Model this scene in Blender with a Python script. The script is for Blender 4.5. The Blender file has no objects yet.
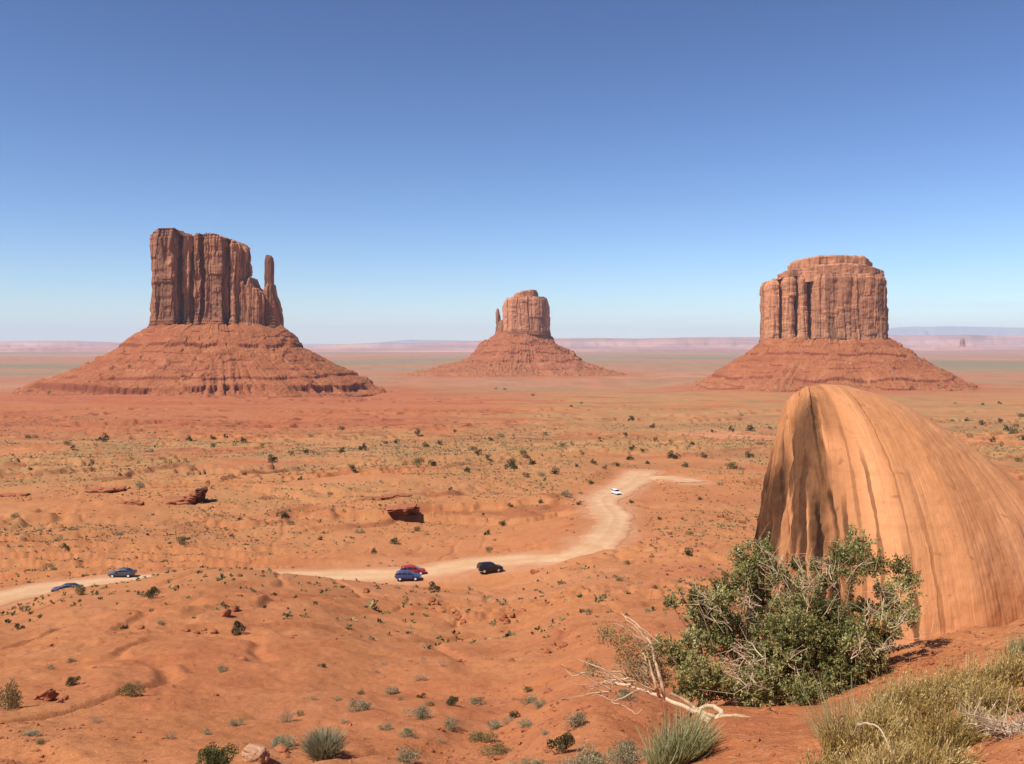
import bpy, math, random
import numpy as np
from mathutils import Vector

# ---------------------------------------------------------------- camera, sky, sun, exposure
SC = bpy.context.scene
COL = SC.collection
FPX, HOR = 939.0, 345.0          # focal length in pixels, row of the true horizon
cam_d = bpy.data.cameras.new('camera'); cam = bpy.data.objects.new('camera', cam_d); COL.objects.link(cam)
cam_d.sensor_width = 36.0; cam_d.lens = 36.0 * FPX / 1024.0
cam_d.shift_y = (HOR - 382.0) / 1024.0
cam_d.clip_start = 0.05; cam_d.clip_end = 300000.0
cam.location = (0, 0, 0); cam.rotation_euler = (math.radians(90), 0, 0)
SC.camera = cam

SUN_EL = math.radians(53.0)
SUN_H = Vector((-0.82, -0.57)).normalized()
SUN_DIR = Vector((SUN_H.x * math.cos(SUN_EL), SUN_H.y * math.cos(SUN_EL), math.sin(SUN_EL)))
world = bpy.data.worlds.new('World'); SC.world = world; world.use_nodes = True
wn = world.node_tree; bg = wn.nodes['Background']
sky = wn.nodes.new('ShaderNodeTexSky'); sky.sky_type = 'NISHITA'; sky.sun_disc = False
sky.sun_elevation = SUN_EL; sky.sun_rotation = math.atan2(SUN_H.x, SUN_H.y)
sky.altitude = 1500.0; sky.air_density = 1.0; sky.dust_density = 0.4; sky.ozone_density = 2.2
sk1 = wn.nodes.new('ShaderNodeVectorMath'); sk1.operation = 'SCALE'; sk1.inputs['Scale'].default_value = 0.115
sk2 = wn.nodes.new('ShaderNodeGamma'); sk2.inputs[1].default_value = 1.5
sk3 = wn.nodes.new('ShaderNodeVectorMath'); sk3.operation = 'MULTIPLY'; sk3.inputs[1].default_value = (9.9, 10.6, 11.5)
wn.links.new(sky.outputs[0], sk1.inputs[0]); wn.links.new(sk1.outputs[0], sk2.inputs[0]); wn.links.new(sk2.outputs[0], sk3.inputs[0])
tc = wn.nodes.new('ShaderNodeTexCoord'); mp = wn.nodes.new('ShaderNodeMapping'); mp.inputs['Scale'].default_value = (5, 5, 60); cl = wn.nodes.new('ShaderNodeTexNoise'); cl.inputs['Scale'].default_value = 1.6; cl.inputs['Detail'].default_value = 6
wn.links.new(tc.outputs['Generated'], mp.inputs[0]); wn.links.new(mp.outputs[0], cl.inputs['Vector'])
sx = wn.nodes.new('ShaderNodeSeparateXYZ'); wn.links.new(tc.outputs['Generated'], sx.inputs[0])
e1 = wn.nodes.new('ShaderNodeMapRange'); e1.interpolation_type = 'SMOOTHSTEP'
for i_, v_ in ((1, 0.0), (2, 0.10), (3, 1.0), (4, 0.0)): e1.inputs[i_].default_value = v_
wn.links.new(sx.outputs[2], e1.inputs[0])
e2 = wn.nodes.new('ShaderNodeMapRange')                       # faint wisps of cloud low over the horizon
for i_, v_ in ((1, 0.50), (2, 0.75), (3, 0.0), (4, 0.32)): e2.inputs[i_].default_value = v_
wn.links.new(cl.outputs['Fac'], e2.inputs[0])
e3 = wn.nodes.new('ShaderNodeMath'); e3.operation = 'MULTIPLY'; wn.links.new(e1.outputs[0], e3.inputs[0]); wn.links.new(e2.outputs[0], e3.inputs[1])
cm = wn.nodes.new('ShaderNodeMix'); cm.data_type = 'RGBA'; cm.inputs[7].default_value = (6.2, 6.6, 7.0, 1)
wn.links.new(e3.outputs[0], cm.inputs[0]); wn.links.new(sk3.outputs[0], cm.inputs[6])
wn.links.new(cm.outputs[2], bg.inputs[0]); bg.inputs[1].default_value = 0.10
sun_d = bpy.data.lights.new('sun', 'SUN'); sun_d.energy = 5.0; sun_d.angle = math.radians(0.53); sun_d.color = (1.0, 0.955, 0.89)
sun = bpy.data.objects.new('sun', sun_d); COL.objects.link(sun)
sun.rotation_euler = SUN_DIR.to_track_quat('Z', 'Y').to_euler(); sun.location = (-50, -20, 80)
SC.view_settings.view_transform = 'Standard'; SC.view_settings.look = 'None'
SC.view_settings.exposure = 0.3; SC.view_settings.gamma = 1.0; SC.view_settings.use_curve_mapping = False
SC.render.engine = 'CYCLES'
SC.cycles.use_denoising = True
SC.cycles.max_bounces = 4; SC.cycles.diffuse_bounces = 2; SC.cycles.glossy_bounces = 2
SC.cycles.transmission_bounces = 2; SC.cycles.volume_bounces = 1; SC.cycles.transparent_max_bounces = 4
SC.render.film_transparent = False

# ---------------------------------------------------------------- numpy helpers
rng = np.random.default_rng(7)
random.seed(7)

def _hash(ix, iy, iz, seed):
    h = (ix.astype(np.int64) * 374761393 + iy.astype(np.int64) * 668265263 + iz.astype(np.int64) * 2147483647 + seed * 1274126177) & 0xFFFFFFFF
    h = ((h ^ (h >> 13)) * 1274126177) & 0xFFFFFFFF
    h = ((h ^ (h >> 16)) * 2246822519) & 0xFFFFFFFF
    h = h ^ (h >> 15)
    return (h & 0xFFFFFF).astype(np.float64) / float(0xFFFFFF) * 2.0 - 1.0

def n2(x, y, seed=0):
    x = np.asarray(x, float); y = np.asarray(y, float)
    ix = np.floor(x); iy = np.floor(y); fx = x - ix; fy = y - iy
    ix = ix.astype(np.int64); iy = iy.astype(np.int64); z = np.zeros_like(ix)
    u = fx * fx * fx * (fx * (fx * 6 - 15) + 10); v = fy * fy * fy * (fy * (fy * 6 - 15) + 10)
    a = _hash(ix, iy, z, seed); b = _hash(ix + 1, iy, z, seed); c = _hash(ix, iy + 1, z, seed); d = _hash(ix + 1, iy + 1, z, seed)
    return (a * (1 - u) + b * u) * (1 - v) + (c * (1 - u) + d * u) * v

def n2r(x, y, seed=0):
    a = seed * 0.77 + 0.4; c, s = math.cos(a), math.sin(a); x = np.asarray(x, float); y = np.asarray(y, float)
    return n2(c * x - s * y, s * x + c * y, seed)

def n3(x, y, z, seed=0):
    x, y, z = np.broadcast_arrays(np.asarray(x, float), np.asarray(y, float), np.asarray(z, float))
    ix = np.floor(x); iy = np.floor(y); iz = np.floor(z); fx = x - ix; fy = y - iy; fz = z - iz
    ix = ix.astype(np.int64); iy = iy.astype(np.int64); iz = iz.astype(np.int64)
    u = fx * fx * (3 - 2 * fx); v = fy * fy * (3 - 2 * fy); w = fz * fz * (3 - 2 * fz)
    r = 0
    for dz, wz in ((0, 1 - w), (1, w)):
        for dy, wy in ((0, 1 - v), (1, v)):
            for dx, wx in ((0, 1 - u), (1, u)):
                r = r + _hash(ix + dx, iy + dy, iz + dz, seed) * wx * wy * wz
    return r

def fbm2(x, y, seed=0, octv=4):
    r = 0; a = 1.0; t = 0
    for k in range(octv):
        r = r + a * n2(x * 2 ** k + 17.3 * k, y * 2 ** k - 9.1 * k, seed + k); t += a; a *= 0.5
    return r / t

def fbm3(x, y, z, seed=0, octv=3):
    r = 0; a = 1.0; t = 0
    for k in range(octv):
        r = r + a * n3(x * 2 ** k + 7.7 * k, y * 2 ** k, z * 2 ** k - 3.1 * k, seed + k); t += a; a *= 0.5
    return r / t

def smooth(a, b, x):
    t = np.clip((x - a) / (b - a + 1e-9), 0, 1); return t * t * (3 - 2 * t)

def pchip(x, y, q):
    """monotone cubic through (x, y); y may be (n,) or (n, m)"""
    x = np.asarray(x, float); y = np.asarray(y, float); q = np.asarray(q, float)
    one = y.ndim == 1
    if one: y = y[:, None]
    h = np.diff(x)[:, None]; d = np.diff(y, axis=0) / h
    m = np.zeros_like(y)
    s = np.sign(d[:-1]) * np.sign(d[1:]) > 0
    w1 = 2 * h[1:] + h[:-1]; w2 = h[1:] + 2 * h[:-1]
    with np.errstate(divide='ignore', invalid='ignore'):
        mm = (w1 + w2) / (w1 / d[:-1] + w2 / d[1:])
    m[1:-1] = np.where(s, mm, 0.0); m[0] = d[0]; m[-1] = d[-1]
    k = np.clip(np.searchsorted(x, q) - 1, 0, len(x) - 2)
    qq = np.clip(q, x[0], x[-1]); hh = (x[k + 1] - x[k]); t = ((qq - x[k]) / hh)[:, None]; hh = hh[:, None]
    r = (1 + 2 * t) * (1 - t) ** 2 * y[k] + t * (1 - t) ** 2 * hh * m[k] + t * t * (3 - 2 * t) * y[k + 1] + t * t * (t - 1) * hh * m[k + 1]
    return r[:, 0] if one else r

def mesh_obj(name, V, quads=None, tris=None, mats=(), parent=None, smooth_sh=True, attrs=None, midx=None, link=True):
    V = np.asarray(V, np.float32).reshape(-1, 3)
    q = np.asarray(quads, np.int32).reshape(-1, 4) if quads is not None and len(quads) else np.zeros((0, 4), np.int32)
    t = np.asarray(tris, np.int32).reshape(-1, 3) if tris is not None and len(tris) else np.zeros((0, 3), np.int32)
    me = bpy.data.meshes.new(name)
    me.vertices.add(len(V)); me.vertices.foreach_set('co', V.ravel())
    nl = q.size + t.size; me.loops.add(nl)
    me.loops.foreach_set('vertex_index', np.concatenate([q.ravel(), t.ravel()]))
    npoly = len(q) + len(t); me.polygons.add(npoly)
    ls = np.concatenate([np.arange(len(q)) * 4, q.size + np.arange(len(t)) * 3]).astype(np.int32)
    me.polygons.foreach_set('loop_start', ls)
    try:
        me.polygons.foreach_set('loop_total', np.concatenate([np.full(len(q), 4), np.full(len(t), 3)]).astype(np.int32))
    except Exception:
        pass
    me.polygons.foreach_set('use_smooth', np.full(npoly, bool(smooth_sh)))
    for m in (mats if isinstance(mats, (list, tuple)) else [mats]): me.materials.append(m)
    if midx is not None: me.polygons.foreach_set('material_index', np.asarray(midx, np.int32))
    me.update(calc_edges=True)
    for k, a in (attrs or {}).items():
        at = me.attributes.new(k, 'FLOAT', 'POINT'); at.data.foreach_set('value', np.asarray(a, np.float32).ravel())
    me.validate()
    o = bpy.data.objects.new(name, me)
    if link: COL.objects.link(o)
    if parent is not None: o.parent = parent
    return o

def grid_quads(nu, nv, wrap_u=False):
    """vertex (i, j) at index i * nv + j"""
    iu = np.arange(nu if wrap_u else nu - 1); jv = np.arange(nv - 1)
    I, J = np.meshgrid(iu, jv, indexing='ij'); I2 = (I + 1) % nu
    return np.stack([I * nv + J, I2 * nv + J, I2 * nv + J + 1, I * nv + J + 1], -1).reshape(-1, 4)

class MB:
    """collects quads and triangles and links them as one mesh"""
    def __init__(s): s.V = []; s.Q = []; s.T = []; s.A = []; s.n = 0; s.qm = []; s.tm = []
    def add(s, V, Q=None, T=None, tint=0.5, m=0):
        V = np.asarray(V, float).reshape(-1, 3); s.V.append(V)
        if Q is not None and len(Q): Q = np.asarray(Q).reshape(-1, 4); s.Q.append(Q + s.n); s.qm.append(np.full(len(Q), m))
        if T is not None and len(T): T = np.asarray(T).reshape(-1, 3); s.T.append(T + s.n); s.tm.append(np.full(len(T), m))
        s.A.append(np.broadcast_to(np.asarray(tint, float), (len(V),)).copy()); s.n += len(V)
    def build(s, name, mats, parent=None, smooth_sh=False):
        q = np.concatenate(s.Q) if s.Q else None; t = np.concatenate(s.T) if s.T else None
        mi = np.concatenate(s.qm + s.tm) if (s.qm or s.tm) else None
        return mesh_obj(name, np.concatenate(s.V), q, t, mats, parent, smooth_sh, {'tint': np.concatenate(s.A)}, mi)
    def box(s, lo, hi, tint=0.5, m=0):
        x0, y0, z0 = lo; x1, y1, z1 = hi
        V = [(x0, y0, z0), (x1, y0, z0), (x1, y1, z0), (x0, y1, z0), (x0, y0, z1), (x1, y0, z1), (x1, y1, z1), (x0, y1, z1)]
        s.add(V, [(0, 3, 2, 1), (4, 5, 6, 7), (0, 1, 5, 4), (1, 2, 6, 5), (2, 3, 7, 6), (3, 0, 4, 7)], tint=tint, m=m)
    def tube(s, P, R, k=6, tint=0.5, m=0):
        P = np.asarray(P, float); R = np.broadcast_to(np.asarray(R, float), (len(P),))
        T = np.gradient(P, axis=0); T /= np.linalg.norm(T, axis=1)[:, None] + 1e-9
        up = np.array([0.31, 0.22, 0.92]); A = np.cross(T, up); A /= np.linalg.norm(A, axis=1)[:, None] + 1e-9; B = np.cross(T, A)
        an = np.arange(k) / k * 2 * np.pi
        V = P[:, None, :] + R[:, None, None] * (np.cos(an)[None, :, None] * A[:, None, :] + np.sin(an)[None, :, None] * B[:, None, :])
        n = len(P); I, J = np.meshgrid(np.arange(n - 1), np.arange(k), indexing='ij'); J2 = (J + 1) % k
        Q = np.stack([I * k + J, I * k + J2, (I + 1) * k + J2, (I + 1) * k + J], -1).reshape(-1, 4)
        s.add(V.reshape(-1, 3), Q, tint=tint, m=m)
    def leaves(s, C, D, N, L, W, tint=0.5, m=0):
        """one diamond leaf per centre: D along, N facing"""
        C = np.asarray(C, float); n = len(C)
        D = D / (np.linalg.norm(D, axis=1)[:, None] + 1e-9); S = np.cross(D, N); S /= np.linalg.norm(S, axis=1)[:, None] + 1e-9
        L = np.broadcast_to(L, (n,))[:, None]; W = np.broadcast_to(W, (n,))[:, None]
        V = np.stack([C - D * L * .5, C + S * W * .5, C + D * L * .5, C - S * W * .5], 1).reshape(-1, 3)
        Q = np.arange(n * 4).reshape(-1, 4)
        s.add(V, Q, tint=np.repeat(np.broadcast_to(tint, (n,)), 4), m=m)
    def blades(s, P0, P1, P2, W, tint=0.5, m=0):
        """bent tapering stems P0 > P1 > P2"""
        n = len(P0); D = P2 - P0; S = np.cross(D, rng.normal(size=(n, 3))); S /= np.linalg.norm(S, axis=1)[:, None] + 1e-9
        W = np.broadcast_to(W, (n,))[:, None] * .5
        V = np.stack([P0 - S * W, P0 + S * W, P1 + S * W * .8, P1 - S * W * .8, P2 + S * W * .3, P2 - S * W * .3], 1).reshape(-1, 3)
        b = np.arange(n)[:, None] * 6
        Q = np.concatenate([b + np.array([[0, 1, 2, 3]]), b + np.array([[3, 2, 4, 5]])])
        s.add(V, Q, tint=np.repeat(np.broadcast_to(tint, (n,)), 6), m=m)

def tag(o, label=None, cat=None, group=None, kind=None):
    if label: o['label'] = label
    if cat: o['category'] = cat
    if group: o['group'] = group
    if kind: o['kind'] = kind
    return o

def empty(name, loc=(0, 0, 0), rz=0.0, sc=1.0):
    o = bpy.data.objects.new(name, None); COL.objects.link(o); o.location = loc; o.rotation_euler = (0, 0, rz); o.scale = (sc, sc, sc)
    o.empty_display_size = 0.3
    return o

def copy_tree(o, parent=None):
    c = o.copy(); COL.objects.link(c)
    if parent is not None: c.parent = parent
    for ch in list(o.children): copy_tree(ch, c)
    return c

# ---------------------------------------------------------------- materials
class Mat:
    def __init__(s, name, rough=0.9, spec=0.2):
        s.m = bpy.data.materials.new(name); s.m.use_nodes = True; s.t = s.m.node_tree; s.b = s.t.nodes['Principled BSDF']
        s.b.inputs['Roughness'].default_value = rough
        s.b.inputs['Specular IOR Level'].default_value = spec
    def N(s, k, **kw):
        n = s.t.nodes.new(k)
        for a, v in kw.items(): setattr(n, a, v)
        return n
    def L(s, a, b): s.t.links.new(a, b)
    def pos(s): return s.N('ShaderNodeNewGeometry').outputs['Position']
    def attr(s, name): return s.N('ShaderNodeAttribute', attribute_name=name).outputs['Fac']
    def noise(s, vec, scale, detail=4, rough=0.55, xyz=(1, 1, 1), w=None):
        mp = s.N('ShaderNodeMapping'); mp.inputs['Scale'].default_value = xyz
        if w: mp.inputs['Location'].default_value = (w, w * 1.7, -w)
        s.L(vec, mp.inputs[0]); n = s.N('ShaderNodeTexNoise'); n.inputs['Scale'].default_value = scale
        n.inputs['Detail'].default_value = detail; n.inputs['Roughness'].default_value = rough
        s.L(mp.outputs[0], n.inputs['Vector']); return n.outputs['Fac']
    def ramp(s, fac, stops):
        r = s.N('ShaderNodeValToRGB'); e = r.color_ramp.elements
        while len(e) < len(stops): e.new(0.5)
        for i, (p, c) in enumerate(stops):
            e[i].position = p; e[i].color = (c, c, c, 1) if not isinstance(c, tuple) else (*c, 1)
        s.L(fac, r.inputs[0]); return r.outputs[0]
    def mix(s, fac, a, b, mode='MIX'):
        n = s.N('ShaderNodeMix', data_type='RGBA', blend_type=mode); n.clamp_factor = True
        for i, v in ((0, fac), (6, a), (7, b)):
            if isinstance(v, (int, float)): n.inputs[i].default_value = v
            elif isinstance(v, tuple): n.inputs[i].default_value = (*v, 1)
            else: s.L(v, n.inputs[i])
        return n.outputs[2]
    def math(s, op, a, b=0.0):
        n = s.N('ShaderNodeMath', operation=op); n.use_clamp = False
        for i, v in enumerate((a, b)):
            if isinstance(v, (int, float)): n.inputs[i].default_value = v
            else: s.L(v, n.inputs[i])
        return n.outputs[0]
    def bump(s, h, strength, dist):
        b = s.N('ShaderNodeBump'); b.inputs['Strength'].default_value = strength; b.inputs['Distance'].default_value = dist
        s.L(h, b.inputs['Height']); s.L(b.outputs[0], s.b.inputs['Normal'])
    def color(s, c):
        if isinstance(c, tuple): s.b.inputs['Base Color'].default_value = (*c, 1)
        else: s.L(c, s.b.inputs['Base Color'])
        return s

def mat_ground():
    M = Mat('red_desert_soil', 0.95, 0.1); p = M.pos()
    big = M.noise(p, 0.012, 5, 0.6); mid = M.noise(p, 0.16, 6, 0.65); fine = M.noise(p, 2.3, 6, 0.7); grit = M.noise(p, 14.0, 3, 0.7)
    c = M.ramp(big, [(0.30, (0.40, 0.138, 0.046)), (0.52, (0.470, 0.176, 0.061)), (0.72, (0.510, 0.216, 0.084))])
    c = M.mix(M.ramp(mid, [(0.42, 0.0), (0.72, 0.55)]), c, (0.48, 0.21, 0.088))
    c = M.mix(M.ramp(mid, [(0.28, 0.6), (0.44, 0.0)]), c, (0.33, 0.092, 0.036))
    c = M.mix(M.ramp(fine, [(0.34, 0.6), (0.5, 0.0)]), c, (0.27, 0.080, 0.030))
    c = M.mix(M.ramp(M.noise(p, 0.7, 5, 0.7, w=55), [(0.30, 0.55), (0.44, 0.0), (0.58, 0.0), (0.74, 0.4)]), c, (0.36, 0.118, 0.045))
    c = M.mix(M.ramp(grit, [(0.52, 0.0), (0.70, 0.5)]), c, (0.56, 0.28, 0.15))
    c = M.mix(M.ramp(grit, [(0.30, 0.5), (0.45, 0.0)]), c, (0.30, 0.10, 0.04))
    red = M.attr('red'); c = M.mix(red, c, M.ramp(mid, [(0.3, (0.33, 0.085, 0.038)), (0.7, (0.40, 0.125, 0.056))]))
    # dry grass and low sage tinting the plain
    veg = M.attr('veg'); vn = M.math('ADD', M.math('MULTIPLY', M.noise(p, 0.10, 5, 0.7, w=31), 0.55), M.math('MULTIPLY', M.noise(p, 0.45, 4, 0.7, w=9), 0.45))
    sp = M.noise(p, 0.9, 3, 0.75, w=21); c = M.mix(M.math('MULTIPLY', veg, M.ramp(sp, [(0.34, 1.0), (0.42, 0.0)])), c, (0.20, 0.125, 0.052)); c = M.mix(M.math('MULTIPLY', veg, M.ramp(sp, [(0.60, 0.0), (0.68, 0.8)])), c, (0.52, 0.31, 0.155))
    vm = M.math('MULTIPLY', veg, M.ramp(vn, [(0.38, 0.0), (0.60, 0.88)]))
    vc = M.mix(M.ramp(M.noise(p, 0.03, 5, 0.65, w=77), [(0.38, 0.0), (0.62, 1.0)]), (0.40, 0.225, 0.095), (0.225, 0.178, 0.072))
    c = M.mix(vm, c, vc)
    # broad bands of the far plain
    band = M.attr('band'); far = M.ramp(band, [(0.0, (0.21, 0.175, 0.095)), (0.30, (0.27, 0.195, 0.11)), (0.5, (0.36, 0.19, 0.10)), (0.72, (0.42, 0.165, 0.085)), (1.0, (0.47, 0.22, 0.125))])
    far = M.mix(M.ramp(M.noise(p, 0.012, 8, 0.75, xyz=(1, .35, 1)), [(0.38, 0.65), (0.56, 0.0)]), far, (0.24, 0.14, 0.07))
    c = M.mix(M.attr('farmask'), c, far)
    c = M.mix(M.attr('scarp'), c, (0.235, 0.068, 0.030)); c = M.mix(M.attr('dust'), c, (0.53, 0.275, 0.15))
    M.color(c)
    h = M.math('ADD', M.math('MULTIPLY', fine, 0.6), M.math('MULTIPLY', grit, 0.25)); h = M.math('ADD', h, M.math('MULTIPLY', mid, 2.0))
    M.bump(h, 0.75, 0.16); return M.m

def mat_road():
    M = Mat('pale_road_dust', 0.95, 0.1); p = M.pos()
    a = M.noise(p, 0.18, 5, 0.6); b = M.noise(p, 1.6, 5, 0.65)
    c = M.ramp(a, [(0.3, (0.52, 0.28, 0.135)), (0.55, (0.59, 0.355, 0.190)), (0.75, (0.64, 0.41, 0.24))])
    c = M.mix(M.ramp(b, [(0.3, 0.4), (0.5, 0.0)]), c, (0.45, 0.22, 0.115))
    c = M.mix(M.math('MULTIPLY', M.attr('rut'), M.ramp(M.noise(p, 0.5, 4, 0.6, w=15), [(0.3, 0.05), (0.6, 0.55)])), c, (0.48, 0.245, 0.115)); lane = M.attr('edge'); c = M.mix(lane, c, (0.46, 0.195, 0.095))
    M.color(c); M.bump(b, 0.4, 0.08); return M.m

def mat_cliff():
    M = Mat('varnished_sandstone', 0.92, 0.12); p = M.N('ShaderNodeTexCoord').outputs['Object']
    v1 = M.noise(p, 0.055, 6, 0.65, xyz=(1, 1, 0.16)); v2 = M.noise(p, 0.17, 5, 0.65, xyz=(1, 1, 0.10), w=5); v3 = M.noise(p, 0.5, 4, 0.7, w=2)
    bed = M.noise(p, 0.16, 4, 0.6, xyz=(0.05, 0.05, 1.0), w=8)
    tone = M.math('ADD', M.math('MULTIPLY', v1, 0.75), M.math('MULTIPLY', M.attr('tone'), 0.25))
    c = M.ramp(tone, [(0.26, (0.185, 0.084, 0.048)), (0.42, (0.315, 0.138, 0.073)), (0.54, (0.44, 0.190, 0.096)), (0.70, (0.60, 0.265, 0.128))])
    c = M.mix(M.ramp(v2, [(0.34, 0.6), (0.47, 0.0)]), c, (0.19, 0.090, 0.055))
    c = M.mix(M.ramp(v2, [(0.60, 0.0), (0.75, 0.5)]), c, (0.56, 0.26, 0.13))
    c = M.mix(M.ramp(bed, [(0.52, 0.0), (0.66, 0.3)]), c, (0.24, 0.10, 0.052))
    c = M.mix(M.ramp(v3, [(0.30, 0.5), (0.46, 0.0)]), c, (0.19, 0.085, 0.048))
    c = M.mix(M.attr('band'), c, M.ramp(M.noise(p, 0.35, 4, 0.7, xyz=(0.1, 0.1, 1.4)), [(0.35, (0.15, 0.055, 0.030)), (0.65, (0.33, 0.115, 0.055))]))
    M.color(c); h = M.math('ADD', M.math('MULTIPLY', v3, 0.7), M.math('ADD', v2, M.math('MULTIPLY', bed, 0.5)))
    M.bump(h, 0.7, 3.0); return M.m

def mat_talus():
    M = Mat('red_talus_shale', 0.95, 0.1); p = M.N('ShaderNodeTexCoord').outputs['Object']
    a = M.noise(p, 0.035, 6, 0.65); b = M.noise(p, 0.22, 5, 0.7); bed = M.noise(p, 0.11, 4, 0.6, xyz=(0.06, 0.06, 1.0)); d = M.noise(p, 0.09, 4, 0.6, w=40)
    c = M.ramp(a, [(0.3, (0.275, 0.086, 0.034)), (0.52, (0.335, 0.113, 0.045)), (0.72, (0.40, 0.152, 0.066))])
    c = M.mix(M.ramp(bed, [(0.48, 0.0), (0.64, 0.55)]), c, (0.26, 0.068, 0.031))
    c = M.mix(M.ramp(b, [(0.32, 0.55), (0.48, 0.0)]), c, (0.22, 0.066, 0.033))
    c = M.mix(M.ramp(M.noise(p, 0.35, 3, 0.6, w=3), [(0.60, 0.0), (0.68, 0.7)]), c, (0.50, 0.26, 0.155))
    c = M.mix(M.math('MULTIPLY', M.attr('veg'), M.ramp(d, [(0.42, 0.0), (0.62, 0.8)])), c, (0.34, 0.20, 0.095))
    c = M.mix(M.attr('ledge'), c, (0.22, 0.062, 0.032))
    M.color(c); M.bump(M.math('ADD', b, M.math('MULTIPLY', bed, 0.4)), 0.7, 2.0); return M.m

def mat_boulder():
    M = Mat('streaked_slickrock', 0.9, 0.12); p = M.pos()
    cx = M.N('ShaderNodeCombineXYZ'); M.L(M.attr('su'), cx.inputs[0]); M.L(M.attr('sv'), cx.inputs[1]); st = cx.outputs[0]
    s1 = M.noise(st, 1.0, 6, 0.62, xyz=(1.5, 0.16, 1)); s2 = M.noise(st, 1.0, 5, 0.65, xyz=(5.5, 0.22, 1), w=4); s3 = M.noise(st, 1.0, 4, 0.6, xyz=(16, 0.9, 1), w=9)
    fine = M.noise(p, 9.0, 5, 0.7); blot = M.noise(p, 0.7, 4, 0.6); xb = M.noise(p, 1.4, 5, 0.6, xyz=(0.25, 0.25, 5.0), w=12); pit = M.noise(p, 4.0, 3, 0.5, w=6)
    c = M.ramp(s1, [(0.30, (0.45, 0.180, 0.070)), (0.5, (0.55, 0.230, 0.092)), (0.72, (0.62, 0.280, 0.120))])
    c = M.mix(M.ramp(s2, [(0.30, 0.24), (0.44, 0.0)]), c, (0.40, 0.16, 0.068))
    c = M.mix(M.ramp(s3, [(0.34, 0.22), (0.46, 0.0)]), c, (0.37, 0.155, 0.068))
    c = M.mix(M.ramp(blot, [(0.5, 0.0), (0.75, 0.35)]), c, (0.62, 0.31, 0.15))
    c = M.mix(M.ramp(fine, [(0.3, 0.3), (0.45, 0.0)]), c, (0.30, 0.12, 0.055))
    c = M.mix(M.ramp(xb, [(0.56, 0.0), (0.70, 0.30)]), c, (0.42, 0.165, 0.07)); c = M.mix(M.ramp(pit, [(0.27, 0.6), (0.34, 0.0)]), c, (0.28, 0.105, 0.048))
    va = M.math('MULTIPLY', M.attr('varnish_shade'), M.ramp(s2, [(0.25, 1.0), (0.75, 0.96)]))
    c = M.mix(va, c, M.mix(M.ramp(fine, [(0.4, 0.0), (0.7, 0.6)]), (0.012, 0.006, 0.004), (0.055, 0.022, 0.012)))  # near-black: rock varnish plus overhang and crevice shade painted into the colour
    M.color(c); h = M.math('ADD', M.math('MULTIPLY', s2, 0.8), M.math('ADD', M.math('MULTIPLY', s3, 0.5), M.math('MULTIPLY', fine, 0.25)))
    M.bump(h, 0.45, 0.06); return M.m

def mat_rock(name, a, b, sc=1.0):
    M = Mat(name, 0.92, 0.12); p = M.N('ShaderNodeTexCoord').outputs['Object']
    n = M.noise(p, 1.1 * sc, 6, 0.65); bed = M.noise(p, 2.2 * sc, 4, 0.6, xyz=(0.2, 0.2, 1.6), w=3)
    c = M.ramp(n, [(0.3, a), (0.7, b)]); c = M.mix(M.ramp(bed, [(0.5, 0.0), (0.65, 0.5)]), c, tuple(v * 0.55 for v in a))
    M.color(c); M.bump(M.math('ADD', n, bed), 0.7, 0.25 / sc); return M.m

def mat_leaf(name, stops, transl=0.25):
    M = Mat(name, 0.75, 0.2); c = M.ramp(M.attr('tint'), stops); M.color(c)
    if transl:
        tr = M.N('ShaderNodeBsdfTranslucent'); M.L(c, tr.inputs[0]); mx = M.N('ShaderNodeMixShader'); mx.inputs[0].default_value = transl
        M.L(M.b.outputs[0], mx.inputs[1]); M.L(tr.outputs[0], mx.inputs[2]); M.L(mx.outputs[0], M.t.nodes['Material Output'].inputs['Surface'])
    return M.m

def mat_mesa():
    M = Mat('distant_banded_rock', 0.95, 0.1); p = M.pos()
    a = M.noise(p, 0.0004, 5, 0.6); bed = M.noise(p, 0.010, 4, 0.6, xyz=(0.02, 0.02, 1.0))
    c = M.ramp(a, [(0.3, (0.40, 0.16, 0.11)), (0.7, (0.58, 0.30, 0.21))]); c = M.mix(M.ramp(bed, [(0.42, 0.9), (0.56, 0.0)]), c, (0.30, 0.14, 0.12))
    M.color(c); return M.m

def mat_flat(name, c, rough=0.5, metal=0.0, spec=0.5, coat=0.0):
    M = Mat(name, rough, spec); p = M.N('ShaderNodeTexCoord').outputs['Object']
    n = M.noise(p, 3.0, 4, 0.6); M.color(M.mix(M.ramp(n, [(0.35, 0.0), (0.8, 0.09)]), c, (0.42, 0.22, 0.13)))   # road dust on the surface
    M.b.inputs['Metallic'].default_value = metal; M.b.inputs['Coat Weight'].default_value = coat
    return M.m

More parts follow.
